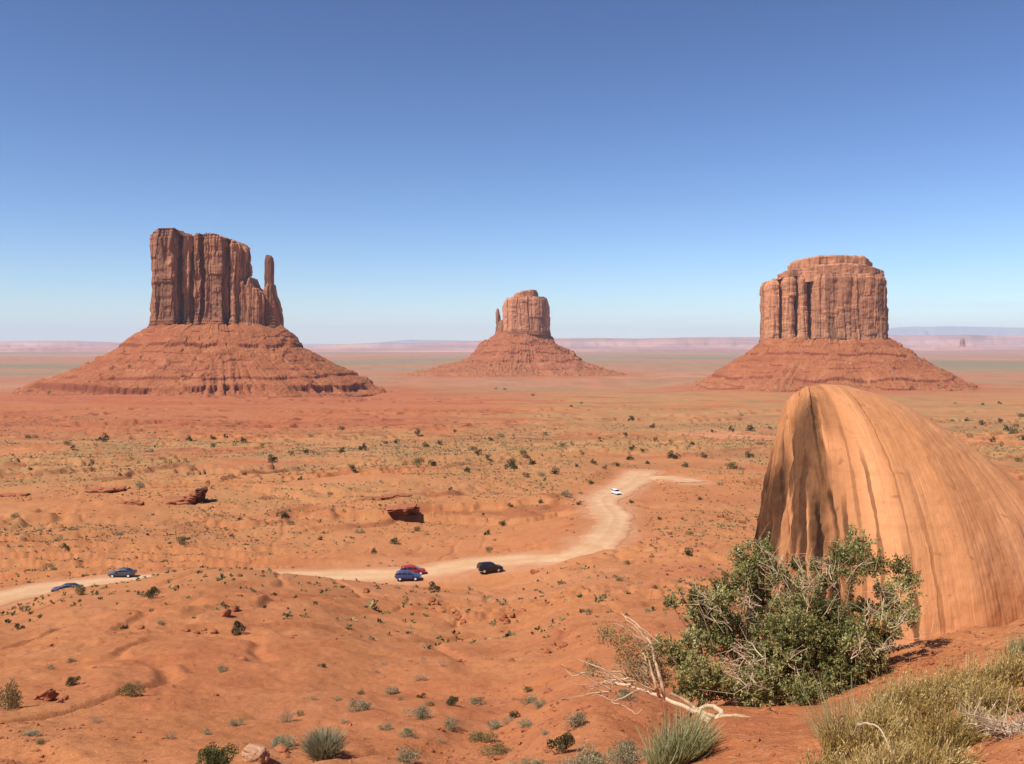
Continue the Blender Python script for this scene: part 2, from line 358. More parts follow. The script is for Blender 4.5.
MG = mat_ground(); MR = mat_road(); MC = mat_cliff(); MT = mat_talus(); MBO = mat_boulder(); MM = mat_mesa()
MROCKD = mat_rock('painted_shade_rock', (0.05, 0.020, 0.013), (0.17, 0.060, 0.032)); MBM = mat_rock('haze_tinted_rock', (0.22, 0.22, 0.24), (0.30, 0.28, 0.28), 0.0003); MROCK = mat_rock('red_ledge_rock', (0.29, 0.098, 0.044), (0.41, 0.150, 0.068)); MROCKT = mat_rock('tan_rock', (0.42, 0.21, 0.115), (0.55, 0.32, 0.19), 2.0)  # dark rock holds painted shade; the mountains' blue is haze put into the colour
ML = {'dark': mat_leaf('dark_bush_leaves', [(0.0, (0.045, 0.043, 0.018)), (0.6, (0.105, 0.098, 0.042)), (1.0, (0.17, 0.15, 0.070))]),
      'sage': mat_leaf('grey_sage_leaves', [(0.0, (0.15, 0.125, 0.060)), (0.5, (0.31, 0.275, 0.150)), (1.0, (0.46, 0.42, 0.27))]),
      'olive': mat_leaf('olive_leaves', [(0.0, (0.12, 0.085, 0.030)), (0.5, (0.25, 0.185, 0.068)), (1.0, (0.38, 0.29, 0.12))]),
      'green': mat_leaf('green_leaves', [(0.0, (0.040, 0.052, 0.014)), (0.5, (0.090, 0.115, 0.032)), (1.0, (0.17, 0.20, 0.07))]),
      'dry': mat_leaf('dry_twigs', [(0.0, (0.22, 0.13, 0.070)), (0.5, (0.40, 0.26, 0.15)), (1.0, (0.56, 0.41, 0.27))], 0.0),
      'big': mat_leaf('cliffrose_leaves', [(0.0, (0.064, 0.062, 0.017)), (0.45, (0.225, 0.210, 0.062)), (0.8, (0.41, 0.365, 0.135)), (1.0, (0.58, 0.50, 0.24))]),
      'rabbit': mat_leaf('rabbitbrush_stems', [(0.0, (0.14, 0.085, 0.026)), (0.45, (0.39, 0.255, 0.074)), (0.8, (0.53, 0.365, 0.125)), (1.0, (0.64, 0.48, 0.23))]),
      'grass': mat_leaf('green_grass_blades', [(0.0, (0.14, 0.145, 0.050)), (0.5, (0.30, 0.295, 0.115)), (1.0, (0.48, 0.43, 0.22))]),
      'cover': mat_leaf('low_sage_cover', [(0.0, (0.085, 0.072, 0.028)), (0.5, (0.205, 0.165, 0.070)), (1.0, (0.36, 0.28, 0.13))], 0.0)}
MWOOD = mat_leaf('weathered_branch_wood', [(0.0, (0.18, 0.105, 0.055)), (0.5, (0.42, 0.275, 0.150)), (1.0, (0.64, 0.46, 0.28))], 0.0)

# ---------------------------------------------------------------- the lie of the land
FAR = [(300, 494), (350, 478), (420, 462), (520, 449), (650, 438), (900, 425), (1300, 409), (1800, 394), (2600, 383), (3500, 374.5),
       (4500, 369), (6000, 362.5), (10000, 356), (20000, 350.8), (40000, 348), (62000, 346.9)]
NEAR = {
    -420: [(3, -2.3), (9, -5.0), (16, -8.4), (22, -10.4), (36, -14.6), (60, -20), (100, -29.5), (150, -38.5), (200, -43.5), (250, -45.5)],
    0:   [(3, -2.3), (9, -4.9), (16, -7.9), (22, -9.9), (36, -13.8), (52, -17.8), (72, -22.2), (95, -27.2), (106, -29.9), (118, -34.0), (132, -38.0), (142, -40.3), (150, -40.7), (160, -41.2), (175, -42.3), (200, -44.0), (240, -46.2)],
    70:  [(3, -2.3), (9, -4.9), (16, -7.9), (22, -9.9), (36, -13.7), (52, -17.6), (72, -21.6), (95, -25.2), (107, -27.8), (116, -31.5), (132, -38.2), (142, -40.3), (153, -40.6), (163, -41.0), (178, -42.2), (200, -44.0), (240, -46.2)],
    120: [(3, -2.3), (9, -4.8), (16, -7.8), (22, -9.8), (36, -13.6), (52, -17.4), (72, -21.2), (90, -24.1), (104, -26.3), (114, -29.6), (128, -36.0), (142, -40.0), (155, -40.4), (166, -40.7), (180, -42.0), (200, -43.8), (240, -46.2)],
    210: [(3, -2.3), (9, -4.8), (16, -7.8), (22, -9.8), (36, -13.6), (52, -17.3), (72, -20.9), (92, -23.6), (108, -25.6), (120, -28.6), (136, -36.5), (148, -40.0), (160, -40.7), (172, -41.4), (185, -42.6), (205, -44.2), (240, -46.2)],
    300: [(3, -2.3), (9, -4.8), (16, -7.7), (22, -9.8), (36, -13.6), (52, -17.3), (72, -21.0), (95, -24.7), (114, -28.0), (124, -30.6), (138, -37.0), (150, -40.2), (160, -40.9), (172, -41.7), (186, -42.9), (206, -44.4), (240, -46.2)],
    410: [(3, -2.3), (9, -4.7), (16, -7.4), (23, -10.2), (34, -13.2), (50, -17.4), (72, -22.4), (95, -26.4), (118, -30.4), (136, -35.2), (150, -39.6), (161, -41.3), (173, -42.4), (187, -43.3), (206, -44.6), (240, -46.2)],
    490: [(3, -2.25), (9, -4.5), (16, -7.2), (24, -10.6), (34, -13.2), (50, -17.2), (72, -22.6), (95, -27.0), (120, -31.6), (140, -36.0), (158, -40.2), (172, -41.9), (184, -42.4), (200, -43.6), (225, -45.0), (250, -46.2)],
    600: [(3, -2.1), (9, -4.2), (16, -7.1), (22, -8.8), (32, -11.4), (50, -15.8), (80, -22.3), (110, -27.8), (140, -32.8), (170, -37.2), (200, -40.2), (240, -43.2)],
    645: [(3, -2.0), (6, -2.9), (9, -4.0), (12, -5.3), (16, -6.9), (24, -9.6), (34, -12.0), (50, -15.5), (80, -22.2), (120, -29.4), (160, -35.6), (200, -40.0), (240, -43.4)],
    700: [(3, -2.0), (6, -2.8), (9, -3.80), (11, -4.25), (12.5, -4.8), (16, -7.0), (24, -10.4), (36, -12.8), (50, -15.4), (80, -21.8), (120, -28.9), (160, -34.4), (200, -39.2), (240, -42.6)],
    800: [(3, -2.0), (6, -2.75), (8, -3.40), (10, -3.94), (12, -4.40), (15, -4.85), (20, -5.4), (25, -7.2), (36, -12.2), (50, -16.4), (80, -22.6), (120, -29.4), (160, -34.6), (200, -39.2), (240, -42.6)],
    900: [(3, -2.0), (5, -2.50), (6.3, -2.81), (8, -3.18), (10, -3.67), (12, -4.03), (14, -4.40), (18, -4.7), (25, -5.6), (32, -8.4), (45, -14.6), (80, -23.4), (120, -29.8), (200, -39.2), (240, -42.6)],
    1024: [(3, -1.95), (5, -2.25), (7, -2.66), (9, -3.07), (12, -3.60), (14.5, -4.02), (20, -4.3), (28, -5.6), (40, -11), (80, -23.4), (120, -29.8), (200, -39.2), (240, -42.6)],
    1500: [(3, -1.9), (5, -2.1), (9, -2.6), (14, -3.2), (20, -3.9), (28, -5.4), (40, -9), (80, -22), (120, -29.8), (200, -39.2), (240, -42.6)]}
_far_off = {0: 2.0, -420: 3.0, 300: 1.0, 600: -2.0, 700: -4.0, 800: -4.0}
LF = np.linspace(math.log(0.25), math.log(62000.0), 1100)
_cols = sorted(NEAR)
_tab = []
for c in _cols:
    pts = [(0.25, -1.62), (1.2, -1.72)] + NEAR[c]
    for F, r in FAR:
        k = _far_off.get(c, 0.0) * max(0.0, 1 - (F - 300) / 700.0) + (-3.0 * math.exp(-(math.log(F / 2200.0) / .35) ** 2) if c >= 700 else 0); pts.append((F, -(r + k - HOR) * F / FPX))
    f = np.log([p[0] for p in pts]); t = np.log([-p[1] / p[0] for p in pts])
    _tab.append(pchip(f, t, LF))
PXS = np.arange(-420, 1501, 8.0)
TAB = pchip(np.array(_cols, float), np.array(_tab), PXS)      # log(depression) over (column, log distance)

ROAD_PX = [(-110, 622), (-50, 611), (0, 600.5), (60, 589), (120, 581), (180, 578), (250, 577), (330, 576.5), (408, 577.5), (455, 573.5), (490, 569),
           (530, 560.5), (570, 551), (598, 539.5), (612, 527), (613, 516), (606, 508), (602, 501), (611, 494.5), (625, 487), (635, 480), (642, 472)]
SPUR_PX = [(626, 487), (642, 480), (660, 478), (678, 479), (694, 482)]

def base_h(x, y):
    x = np.asarray(x, float); y = np.asarray(y, float)
    d = np.hypot(x, y); az = np.clip(np.arctan2(x, y), -0.78, 0.78)
    F = np.maximum(d * np.cos(az), 0.26); px = np.clip(512 + FPX * np.tan(az), PXS[0], PXS[-1] - .01)
    a = (px - PXS[0]) / 8.0; i = np.clip(a.astype(int), 0, len(PXS) - 2); a = a - i
    b = (np.log(np.minimum(F, 61000.0)) - LF[0]) / (LF[1] - LF[0]); j = np.clip(b.astype(int), 0, len(LF) - 2); b = b - j
    v = (TAB[i, j] * (1 - a) + TAB[i + 1, j] * a) * (1 - b) + (TAB[i, j + 1] * (1 - a) + TAB[i + 1, j + 1] * a) * b
    return -np.exp(v) * F

_RAYF = np.exp(np.linspace(math.log(2.5), math.log(9000), 2600))
def raycast(px, row, fn, fmin=0.0):
    x = _RAYF * (px - 512) / FPX; z = fn(x, _RAYF); r = HOR - FPX * z / _RAYF
    k = np.nonzero((r <= row) & (_RAYF > fmin))[0]
    k = max(int(k[0]) if len(k) else len(r) - 1, 1)
    t = (r[k - 1] - row) / max(r[k - 1] - r[k], 1e-6); F = _RAYF[k - 1] + min(max(t, 0), 1) * (_RAYF[k] - _RAYF[k - 1])
    return np.array([F * (px - 512) / FPX, F])

def dense_path(pts, step=1.2):
    P = np.array(pts, float); s = np.r_[0, np.cumsum(np.hypot(*np.diff(P, axis=0).T))]
    q = np.arange(0, s[-1], step); R = np.stack([pchip(s, P[:, 0], q), pchip(s, P[:, 1], q)], 1)
    for _ in range(14): R[1:-1] = (R[:-2] + 2 * R[1:-1] + R[2:]) / 4
    return R
ROAD = dense_path([raycast(a, b, base_h, 140) for a, b in ROAD_PX]); SPUR = dense_path([raycast(a, b, base_h, 140) for a, b in SPUR_PX])
def soft(z, n=25):
    zz = np.r_[np.full(n, z[0]), z, np.full(n, z[-1])]; k = np.ones(2 * n + 1) / (2 * n + 1); return np.convolve(zz, k, 'valid')
ROADZ = soft(base_h(ROAD[:, 0], ROAD[:, 1])); SPURZ = soft(base_h(SPUR[:, 0], SPUR[:, 1]), 8)
def road_w(P):
    return 4.9 + 0.7 * n2(P[:, 0] / 14.0, P[:, 1] / 14.0, 51) + 2.2 * smooth(270, 330, P[:, 1])
ROADW = road_w(ROAD); SPURW = 5.5 + 0.8 * n2(SPUR[:, 0] / 9, SPUR[:, 1] / 9, 52)
_LP = np.r_[ROAD, SPUR]; _LZ = np.r_[ROADZ, SPURZ]; _LW = np.r_[ROADW, SPURW]

def road_dist(x, y):
    """distance beyond the road's edge, and the road's height there"""
    d = np.full(x.shape, 1e3); z = np.zeros(x.shape)
    lo = _LP.min(0) - 16; hi = _LP.max(0) + 16
    k = np.nonzero((x > lo[0]) & (x < hi[0]) & (y > lo[1]) & (y < hi[1]))[0]
    for c in np.array_split(k, max(1, len(k) // 20000)):
        if not len(c): continue
        D = np.hypot(x[c, None] - _LP[None, :, 0], y[c, None] - _LP[None, :, 1]) - _LW[None, :]
        m = D.argmin(1); d[c] = D[np.arange(len(c)), m]; z[c] = _LZ[m]
    return d, z

def relief(x, y, info=False):
    d = np.hypot(x, y); r = 0
    for lam, amp, f0, seed in ((420, 5.0, 600, 1), (130, 1.9, 210, 2), (46, 0.85, 70, 3), (17, 0.42, 26, 4), (6.2, 0.22, 11, 5), (2.3, 0.12, 5, 6), (0.8, 0.062, 2.5, 7), (0.27, 0.024, 1.0, 8)):
        w = smooth(f0 * .5, f0 * 1.5, d) * (1 - smooth(lam * 260, lam * 520, d))
        if lam >= 130: w = w * (1 - 0.75 * smooth(3000, 9000, d))
        r = r + amp * w * n2r(x / lam, y / lam, seed)
    r = r * (1 - .55 * smooth(70, 92, y) * (1 - smooth(118, 135, y)) * (1 - smooth(-8, 4, x)))
    # gullies on the bare slopes
    wx = x + 5 * n2(x / 19, y / 19, 21); wy = y + 5 * n2(x / 19, y / 19, 22)
    g = np.abs(n2(wx / 21, wy / 30, 23) + .12 * n2(x / 2.5, y / 2.5, 37)); r = r - 0.55 * (1 - smooth(0.0, 0.10, g)) * smooth(-.2, .3, n2(x / 50, y / 50, 38)) * smooth(24, 60, d) * (1 - smooth(500, 900, d))
    g = np.abs(n2(wx / 7.5, wy / 11, 24)); r = r - 0.26 * (1 - smooth(0.0, 0.2, g)) * smooth(12, 30, d) * (1 - smooth(250, 450, d))
    rk = smooth(.10, .5, fbm2(x / 24, y / 24, 25, 3)) * smooth(20, 45, d) * (.35 + .65 * smooth(-10, 8, x + .12 * y))      # crumbling rocky patches
    for lam, amp, f1, seed in ((3.2, .42, 420, 26), (1.5, .22, 230, 27), (.7, .10, 110, 28)):
        r = r + rk * amp * smooth(.12, .42, n2r(x / lam + .4 * n2(y / lam, x / lam, 29), y / lam, seed) + .35 * n2r(x / lam * 2.3, y / lam * 2.3, seed + 4)) * (1 - smooth(f1 * .8, f1 * 1.3, d))
    rk = smooth(.0, .5, fbm2(x / 70, y / 70, 35, 3)) * smooth(170, 260, d) * (1 - smooth(700, 1000, d))
    r = r + rk * 1.1 * smooth(.15, .5, n2r(x / 7.5 + .5 * n2(x / 6, y / 6, 39), y / 9, 36) + .4 * n2r(x / 3, y / 3.5, 44))
    # low broken ledges that face the viewer
    sc = np.zeros_like(r)
    for lam, k, f0, f1, seed, rise, lip in ((19, 0.0060, 60, 700, 31, .08, .25), (55, 0.0040, 200, 1300, 32, .06, .6), (80, 0.0028, 800, 1750, 33, .05, .9)):
        ph = y / lam + 2.6 * n2(x / (lam * 6), y / (lam * 4), seed) + 0.5 * n2(x / (lam * 1.3), y / (lam * 1.3), seed + 40) + 0.16 * n2r(x / (lam * .35), y / (lam * .35), seed + 41) + .08 * n2r(x / (lam * .13), y / (lam * .13), seed + 42)
        fr = ph - np.floor(ph); sw = np.where(fr < rise, smooth(0, rise, fr), 1 - (fr - rise) / (1 - rise)); m = smooth(0.02, 0.42, n2(x / (lam * 3.2), y / (lam * 1.2), seed + 60))
        if lam == 80: m = smooth(-.35, .1, n2(x / 420, y / 60, seed + 60)) * smooth(260, -60, x - .10 * (y - 1200)) * smooth(.0, .25, .3 + n2(x / 25, y / 25, seed + 61))
        g = m * smooth(f0 * .6, f0 * 1.3, d) * (1 - smooth(f1 * .8, f1 * 1.25, d)); r = r + k * np.minimum(d, f1) * (sw - 0.5) * g
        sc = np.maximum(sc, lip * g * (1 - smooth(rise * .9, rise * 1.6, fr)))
    if info: return r, sc
    return r

def ground_h(x, y, info=False):
    x = np.atleast_1d(np.asarray(x, float)); y = np.atleast_1d(np.asarray(y, float))
    z = base_h(x, y) + relief(x, y)
    rd, rz = road_dist(x, y); m = 1 - smooth(0.6, 9.0, rd); z = z * (1 - m) + rz * m
    return (z, rd) if info else z
def H(x, y): return float(ground_h([x], [y])[0])
def at(px, row, fmin=0.0):
    """the point of the ground seen along that line of sight"""
    p = raycast(px, row, ground_h, fmin); return Vector((p[0], p[1], H(*p)))

def build_ground():
    az = np.radians(np.r_[np.arange(-180, -62, 4.0), np.arange(-62, -37, .5), np.arange(-37, 37, 0.082), np.arange(37, 62, .5), np.arange(62, 180, 4.0)])
    rr = [0.4]
    while rr[-1] < 58500: 
        r = rr[-1]; rr.append(r * (1.0065 if 6 < r < 60 else 1.006 if r < 650 and r > 6 else 1.0045 if 650 <= r < 1750 else 1.012 if r < 2600 else 1.03))
    rr = np.array(rr); A, R = np.meshgrid(az, rr, indexing='ij'); x = (np.sin(A) * R).ravel(); y = (np.cos(A) * R).ravel()
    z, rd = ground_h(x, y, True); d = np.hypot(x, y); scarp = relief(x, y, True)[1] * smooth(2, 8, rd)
    patch = fbm2(x / 60, y / 90, 71, 4)
    veg = (0.14 * smooth(110, 200, d) + 0.34 * smooth(190, 320, d) + 0.46 * smooth(300, 520, d)) * (1 - 0.75 * smooth(1000, 1500, d)) * smooth(-0.55, 0.10, patch)
    veg += 0.6 * smooth(700, 1100, d) * smooth(-60, 260, x) * (1 - smooth(1500, 2200, d)) * smooth(-0.5, 0.2, patch)
    bare = 1 - smooth(.55, 1.0, np.hypot((x - 168) / 42, (y - 745) / 110) + .35 * n2(x / 20, y / 40, 79))
    veg += 0.45 * smooth(330, 620, d) * smooth(-60, 130, x) * (1 - smooth(1500, 2300, d)) * smooth(-.6, .1, fbm2(x / 110, y / 150, 82, 3)) * (1 - bare); veg *= 1 - .7 * smooth(740, 900, d) * smooth(80, -120, x) * (1 - smooth(1700, 2200, d))
    veg *= smooth(2, 14, rd); veg = np.maximum(veg, 0.10 * smooth(0.0, 0.4, patch) * smooth(20, 40, d))
    veg = veg * (1 - bare)
    red = 0.85 * smooth(0.0, 0.5, fbm2(x / 160, y / 60, 72, 3)) * smooth(150, 300, d) + 0.55 * smooth(720, 900, d + 90 * n2(x / 120, y / 80, 81)) * smooth(170, -120, x) * (1 - smooth(1700, 2200, d))
    red += 0.3 * smooth(0.1, 0.6, fbm2(x / 25, y / 25, 74, 3)) * (1 - smooth(150, 300, d))
    sk = 0 * d
    for bx, by, br in ((-597, 1900, 400), (41, 3500, 420), (704, 2100, 330)):
        q = np.hypot(x - bx, (y - by) * .9) + 60 * n2(x / 90, y / 90, 83) + 30 * n2(x / 30, y / 30, 84); sk = np.maximum(sk, 1 - smooth(br * .9, br * 1.45, q))
    red = np.maximum(red, .7 * sk); veg = veg * (1 - .8 * sk)
    ls = np.log(np.maximum(d, 10.0)); band = 0.5 + 0.75 * fbm2(x / (0.22 * np.maximum(d, 1500)), ls * 6.0 + .8 * n2(x / (.3 * np.maximum(d, 1500)), ls * 2, 78), 73, 5)
    band = np.clip(band + 0.18 * smooth(1500, 2600, d) * (1 - smooth(3800, 5200, d)) - 0.14 * smooth(4200, 5600, d) * (1 - smooth(7000, 10000, d)) + 0.12 * smooth(9000, 14000, d), 0, 1)
    farm = smooth(1500, 2600, d) * 0.95 * (1 - .85 * sk)
    dust = (1 - smooth(-1.0, 4.2, rd + 1.8 * n2(x / 5, y / 5, 75) + 1.4 * n2(x / 1.4, y / 1.4, 80))) * 0.6
    dust = np.maximum(dust, .38 * bare); dust = np.maximum(dust, 0.16 * smooth(0.1, 0.6, fbm2(x / 30, y / 30, 76, 4)) * smooth(15, 30, d) * (1 - smooth(170, 260, d)))
    V = np.stack([x, y, z], 1); Q = grid_quads(len(az), len(rr), True)
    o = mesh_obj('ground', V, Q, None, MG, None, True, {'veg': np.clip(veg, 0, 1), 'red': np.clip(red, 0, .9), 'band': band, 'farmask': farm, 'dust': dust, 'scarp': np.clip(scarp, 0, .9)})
    tag(o, kind='structure'); return o
build_ground()

def strip(name, P, Z, W, lift):
    n = len(P); T = np.gradient(P, axis=0); T /= np.linalg.norm(T, axis=1)[:, None]; S = np.stack([T[:, 1], -T[:, 0]], 1)
    u = np.linspace(-1, 1, 25); s = np.r_[0, np.cumsum(np.hypot(*np.diff(P, axis=0).T))]
    wl = W + 0.7 * n2(s / 4, s * 0, 61) + .35 * n2(s / 1.3, s * 0, 62); wr = W + 0.7 * n2(s / 4, s * 0 + 9, 63) + .35 * n2(s / 1.3, s * 0, 64)
    w = np.where(u[None, :] < 0, wl[:, None], wr[:, None]) * u[None, :]
    X = P[:, 0, None] + S[:, 0, None] * w; Y = P[:, 1, None] + S[:, 1, None] * w
    rut = 0.05 * np.cos(u * 9.5)[None, :] * (1 - u[None, :] ** 2)
    Zv = Z[:, None] + lift + rut - 0.35 * smooth(0.90, 1.0, np.abs(u))[None, :] + .04 * n2(X / 2, Y / 2, 65)
    edge = np.clip(smooth(0.55, 1.0, np.abs(u))[None, :] * 0.9 + 0.15 * n2(X / 3, Y / 3, 66), 0, 1)
    o = mesh_obj(name, np.stack([X, Y, Zv], -1).reshape(-1, 3), grid_quads(n, 25)[:, ::-1], None, MR, None, True, {'edge': edge.ravel(), 'rut': (np.maximum(0, np.cos((u * 9.5)[None, :] + .8 * n2(s / 25, s * 0, 67)[:, None])) ** 2 * np.ones_like(X)).ravel()})
    return tag(o, kind='structure')
strip('dirt_road', ROAD, ROADZ, ROADW, 0.16); strip('road_turnout', SPUR, SPURZ, SPURW, 0.11)

# ---------------------------------------------------------------- buttes
def resample(P, n):
    P = np.array(P + [P[0]], float); s = np.r_[0, np.cumsum(np.hypot(*np.diff(P, axis=0).T))]
    q = np.arange(n) / n * s[-1]; return np.stack([np.interp(q, s, P[:, 0]), np.interp(q, s, P[:, 1])], 1)

def tower(name, parent, plan, px0, mpp, F, top, foot, n=640, nv=64, amp=1.0, joint=1.0, flare=5.0, lam=24.0, seed=0, rim=3.0, band=0.10):
    """plan: (pixel column, metres of depth) round the wall; top: (column, row) of the rim; foot: row of the foot"""
    P = resample([((a - px0) * mpp, b) for a, b in plan], n)
    for _ in range(3): P = (np.roll(P, 1, 0) + 2 * P + np.roll(P, -1, 0)) / 4
    T = np.roll(P, -1, 0) - np.roll(P, 1, 0); T /= np.linalg.norm(T, axis=1)[:, None]; Nn = np.stack([T[:, 1], -T[:, 0]], 1)
    area = np.sum(P[:, 0] * np.roll(P[:, 1], -1) - np.roll(P[:, 0], -1) * P[:, 1])
    if area < 0: Nn = -Nn
    tx = np.array([(a - px0) * mpp for a, b in top]); tz = np.array([-(b - HOR) * mpp for a, b in top])
    zf = -(foot - HOR) * mpp
    ztop = np.interp(P[:, 0], tx, tz) + 1.2 * n2(P[:, 0] / 6, P[:, 1] / 6, seed + 1)
    v = np.linspace(0, 1, nv); Z = zf - 8 + (ztop[:, None] - zf + 8) * v[None, :]
    X = np.broadcast_to(P[:, 0, None], Z.shape); Y = np.broadcast_to(P[:, 1, None], Z.shape)
    wob = 4 * n3(X / 30, Y / 30, Z / 45, seed + 2)
    a = n3((X + wob) / lam, (Y + wob) / lam, Z / (lam * 9), seed + 3)
    slab = np.tanh(6.0 * a) * 4.4
    q2 = n3((X + wob) / (lam * .45), (Y + wob) / (lam * .45), Z / (lam * 4), seed + 4); slab = slab + np.tanh(5 * q2) * 2.0
    cr = np.abs(n3((X + wob) / (lam * .9), (Y + wob) / (lam * .9), Z / (lam * 12), seed + 5)); crack = -10.0 * (1 - smooth(0.0, 0.13, cr)) * smooth(-.4, .2, n3(X / 60, Y / 60, Z / 70, seed + 6))
    cr2 = np.abs(n3(X / (lam * .42), Y / (lam * .42), Z / (lam * 5), seed + 7)); crack = crack - 3.4 * (1 - smooth(0, .16, cr2))
    sarc = np.arange(n) * (np.hypot(*np.diff(np.r_[P, P[:1]], axis=0).T).mean()); tone = 0
    slab = slab * .35; crack = crack * .55 * joint; sc_ = lam / 24.0
    for lev, (mw, ao, dc, wc) in enumerate(((31 * sc_, 5.0, 8.0 * joint, 1.4), (13 * sc_, 2.0, 3.2 * joint, .9), (5.5 * sc_, .7, .8 * joint, .55))):
        gr = np.random.default_rng(seed * 7 + lev); bd = np.cumsum(gr.uniform(.35, 1.8, int(sarc[-1] / mw) + 60) * mw); nb = len(bd)
        ss = sarc[:, None] + mw * (.30 * n2(Z / (mw * 4), X / (mw * 8), seed + 30 + lev) + .06 * n2(Z / (mw * .7), X / mw, seed + 33 + lev)); k = np.clip(np.searchsorted(bd, ss), 1, nb - 1)
        dist = np.minimum(ss - bd[k - 1], bd[k] - ss); hb = gr.uniform(1.5, 5.5, nb)[k] * mw; vb = np.floor((Z + gr.uniform(0, 60, nb)[k]) / hb); rv = _hash(vb.astype(np.int64), k.astype(np.int64), k.astype(np.int64) * 0, seed + lev)
        slab = slab + ao * (.75 * gr.uniform(-1, 1, nb)[k] + .45 * rv); crack = crack - dc * np.maximum(gr.uniform(-.35, 1, nb)[k - 1], 0) * (1 - smooth(0, wc, dist)); tone = tone + (.5, .32, .2)[lev] * (gr.uniform(-1, 1, nb)[k] + .5 * rv)
    bl = np.tanh(6 * n3(X / 14, Y / 14, Z / 9, seed + 8)) * 0.8 + 1.2 * fbm3(X / 7, Y / 7, Z / 7, seed + 9, 2)
    bedd = np.abs(((Z - zf) / 6.3 + .3 * n3(X / 20, Y / 20, Z / 50, seed)) % 1 - .5)
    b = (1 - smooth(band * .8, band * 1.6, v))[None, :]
    off = amp * ((slab + crack) * (1 - .7 * b) + bl) + flare * (1 - smooth(0, 0.22, v))[None, :] + b * (bedd - .25) * 4.0
    hi = smooth(0.90, 1.0, v)[None, :]; off = off - rim * hi ** 2 + amp * 1.2 * hi * (bedd - .25) * 4
    X = X + Nn[:, 0, None] * off; Y = Y + Nn[:, 1, None] * off
    cx, cy = P.mean(0); kk = 14; V = [np.stack([X, Y, Z], -1)]
    for j in range(1, kk + 1):
        t = 1 - (j / kk) ** 1.2 * .985; xx = cx + (X[:, -1] - cx) * t; yy = cy + (Y[:, -1] - cy) * t
        zz = np.interp(xx, tx, tz) + 1.6 * n2(xx / 8, yy / 8, seed + 12) + 0.8 * n2(xx / 3, yy / 3, seed + 13) - .5
        V.append(np.stack([xx, yy, zz], -1)[:, None, :])
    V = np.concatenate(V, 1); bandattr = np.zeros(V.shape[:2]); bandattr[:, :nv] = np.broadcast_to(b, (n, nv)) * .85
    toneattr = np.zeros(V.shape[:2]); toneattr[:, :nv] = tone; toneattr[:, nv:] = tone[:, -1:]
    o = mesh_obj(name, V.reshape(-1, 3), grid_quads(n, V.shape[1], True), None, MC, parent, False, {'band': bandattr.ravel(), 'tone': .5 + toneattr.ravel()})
    if area < 0: o.data.flip_normals()
    return o

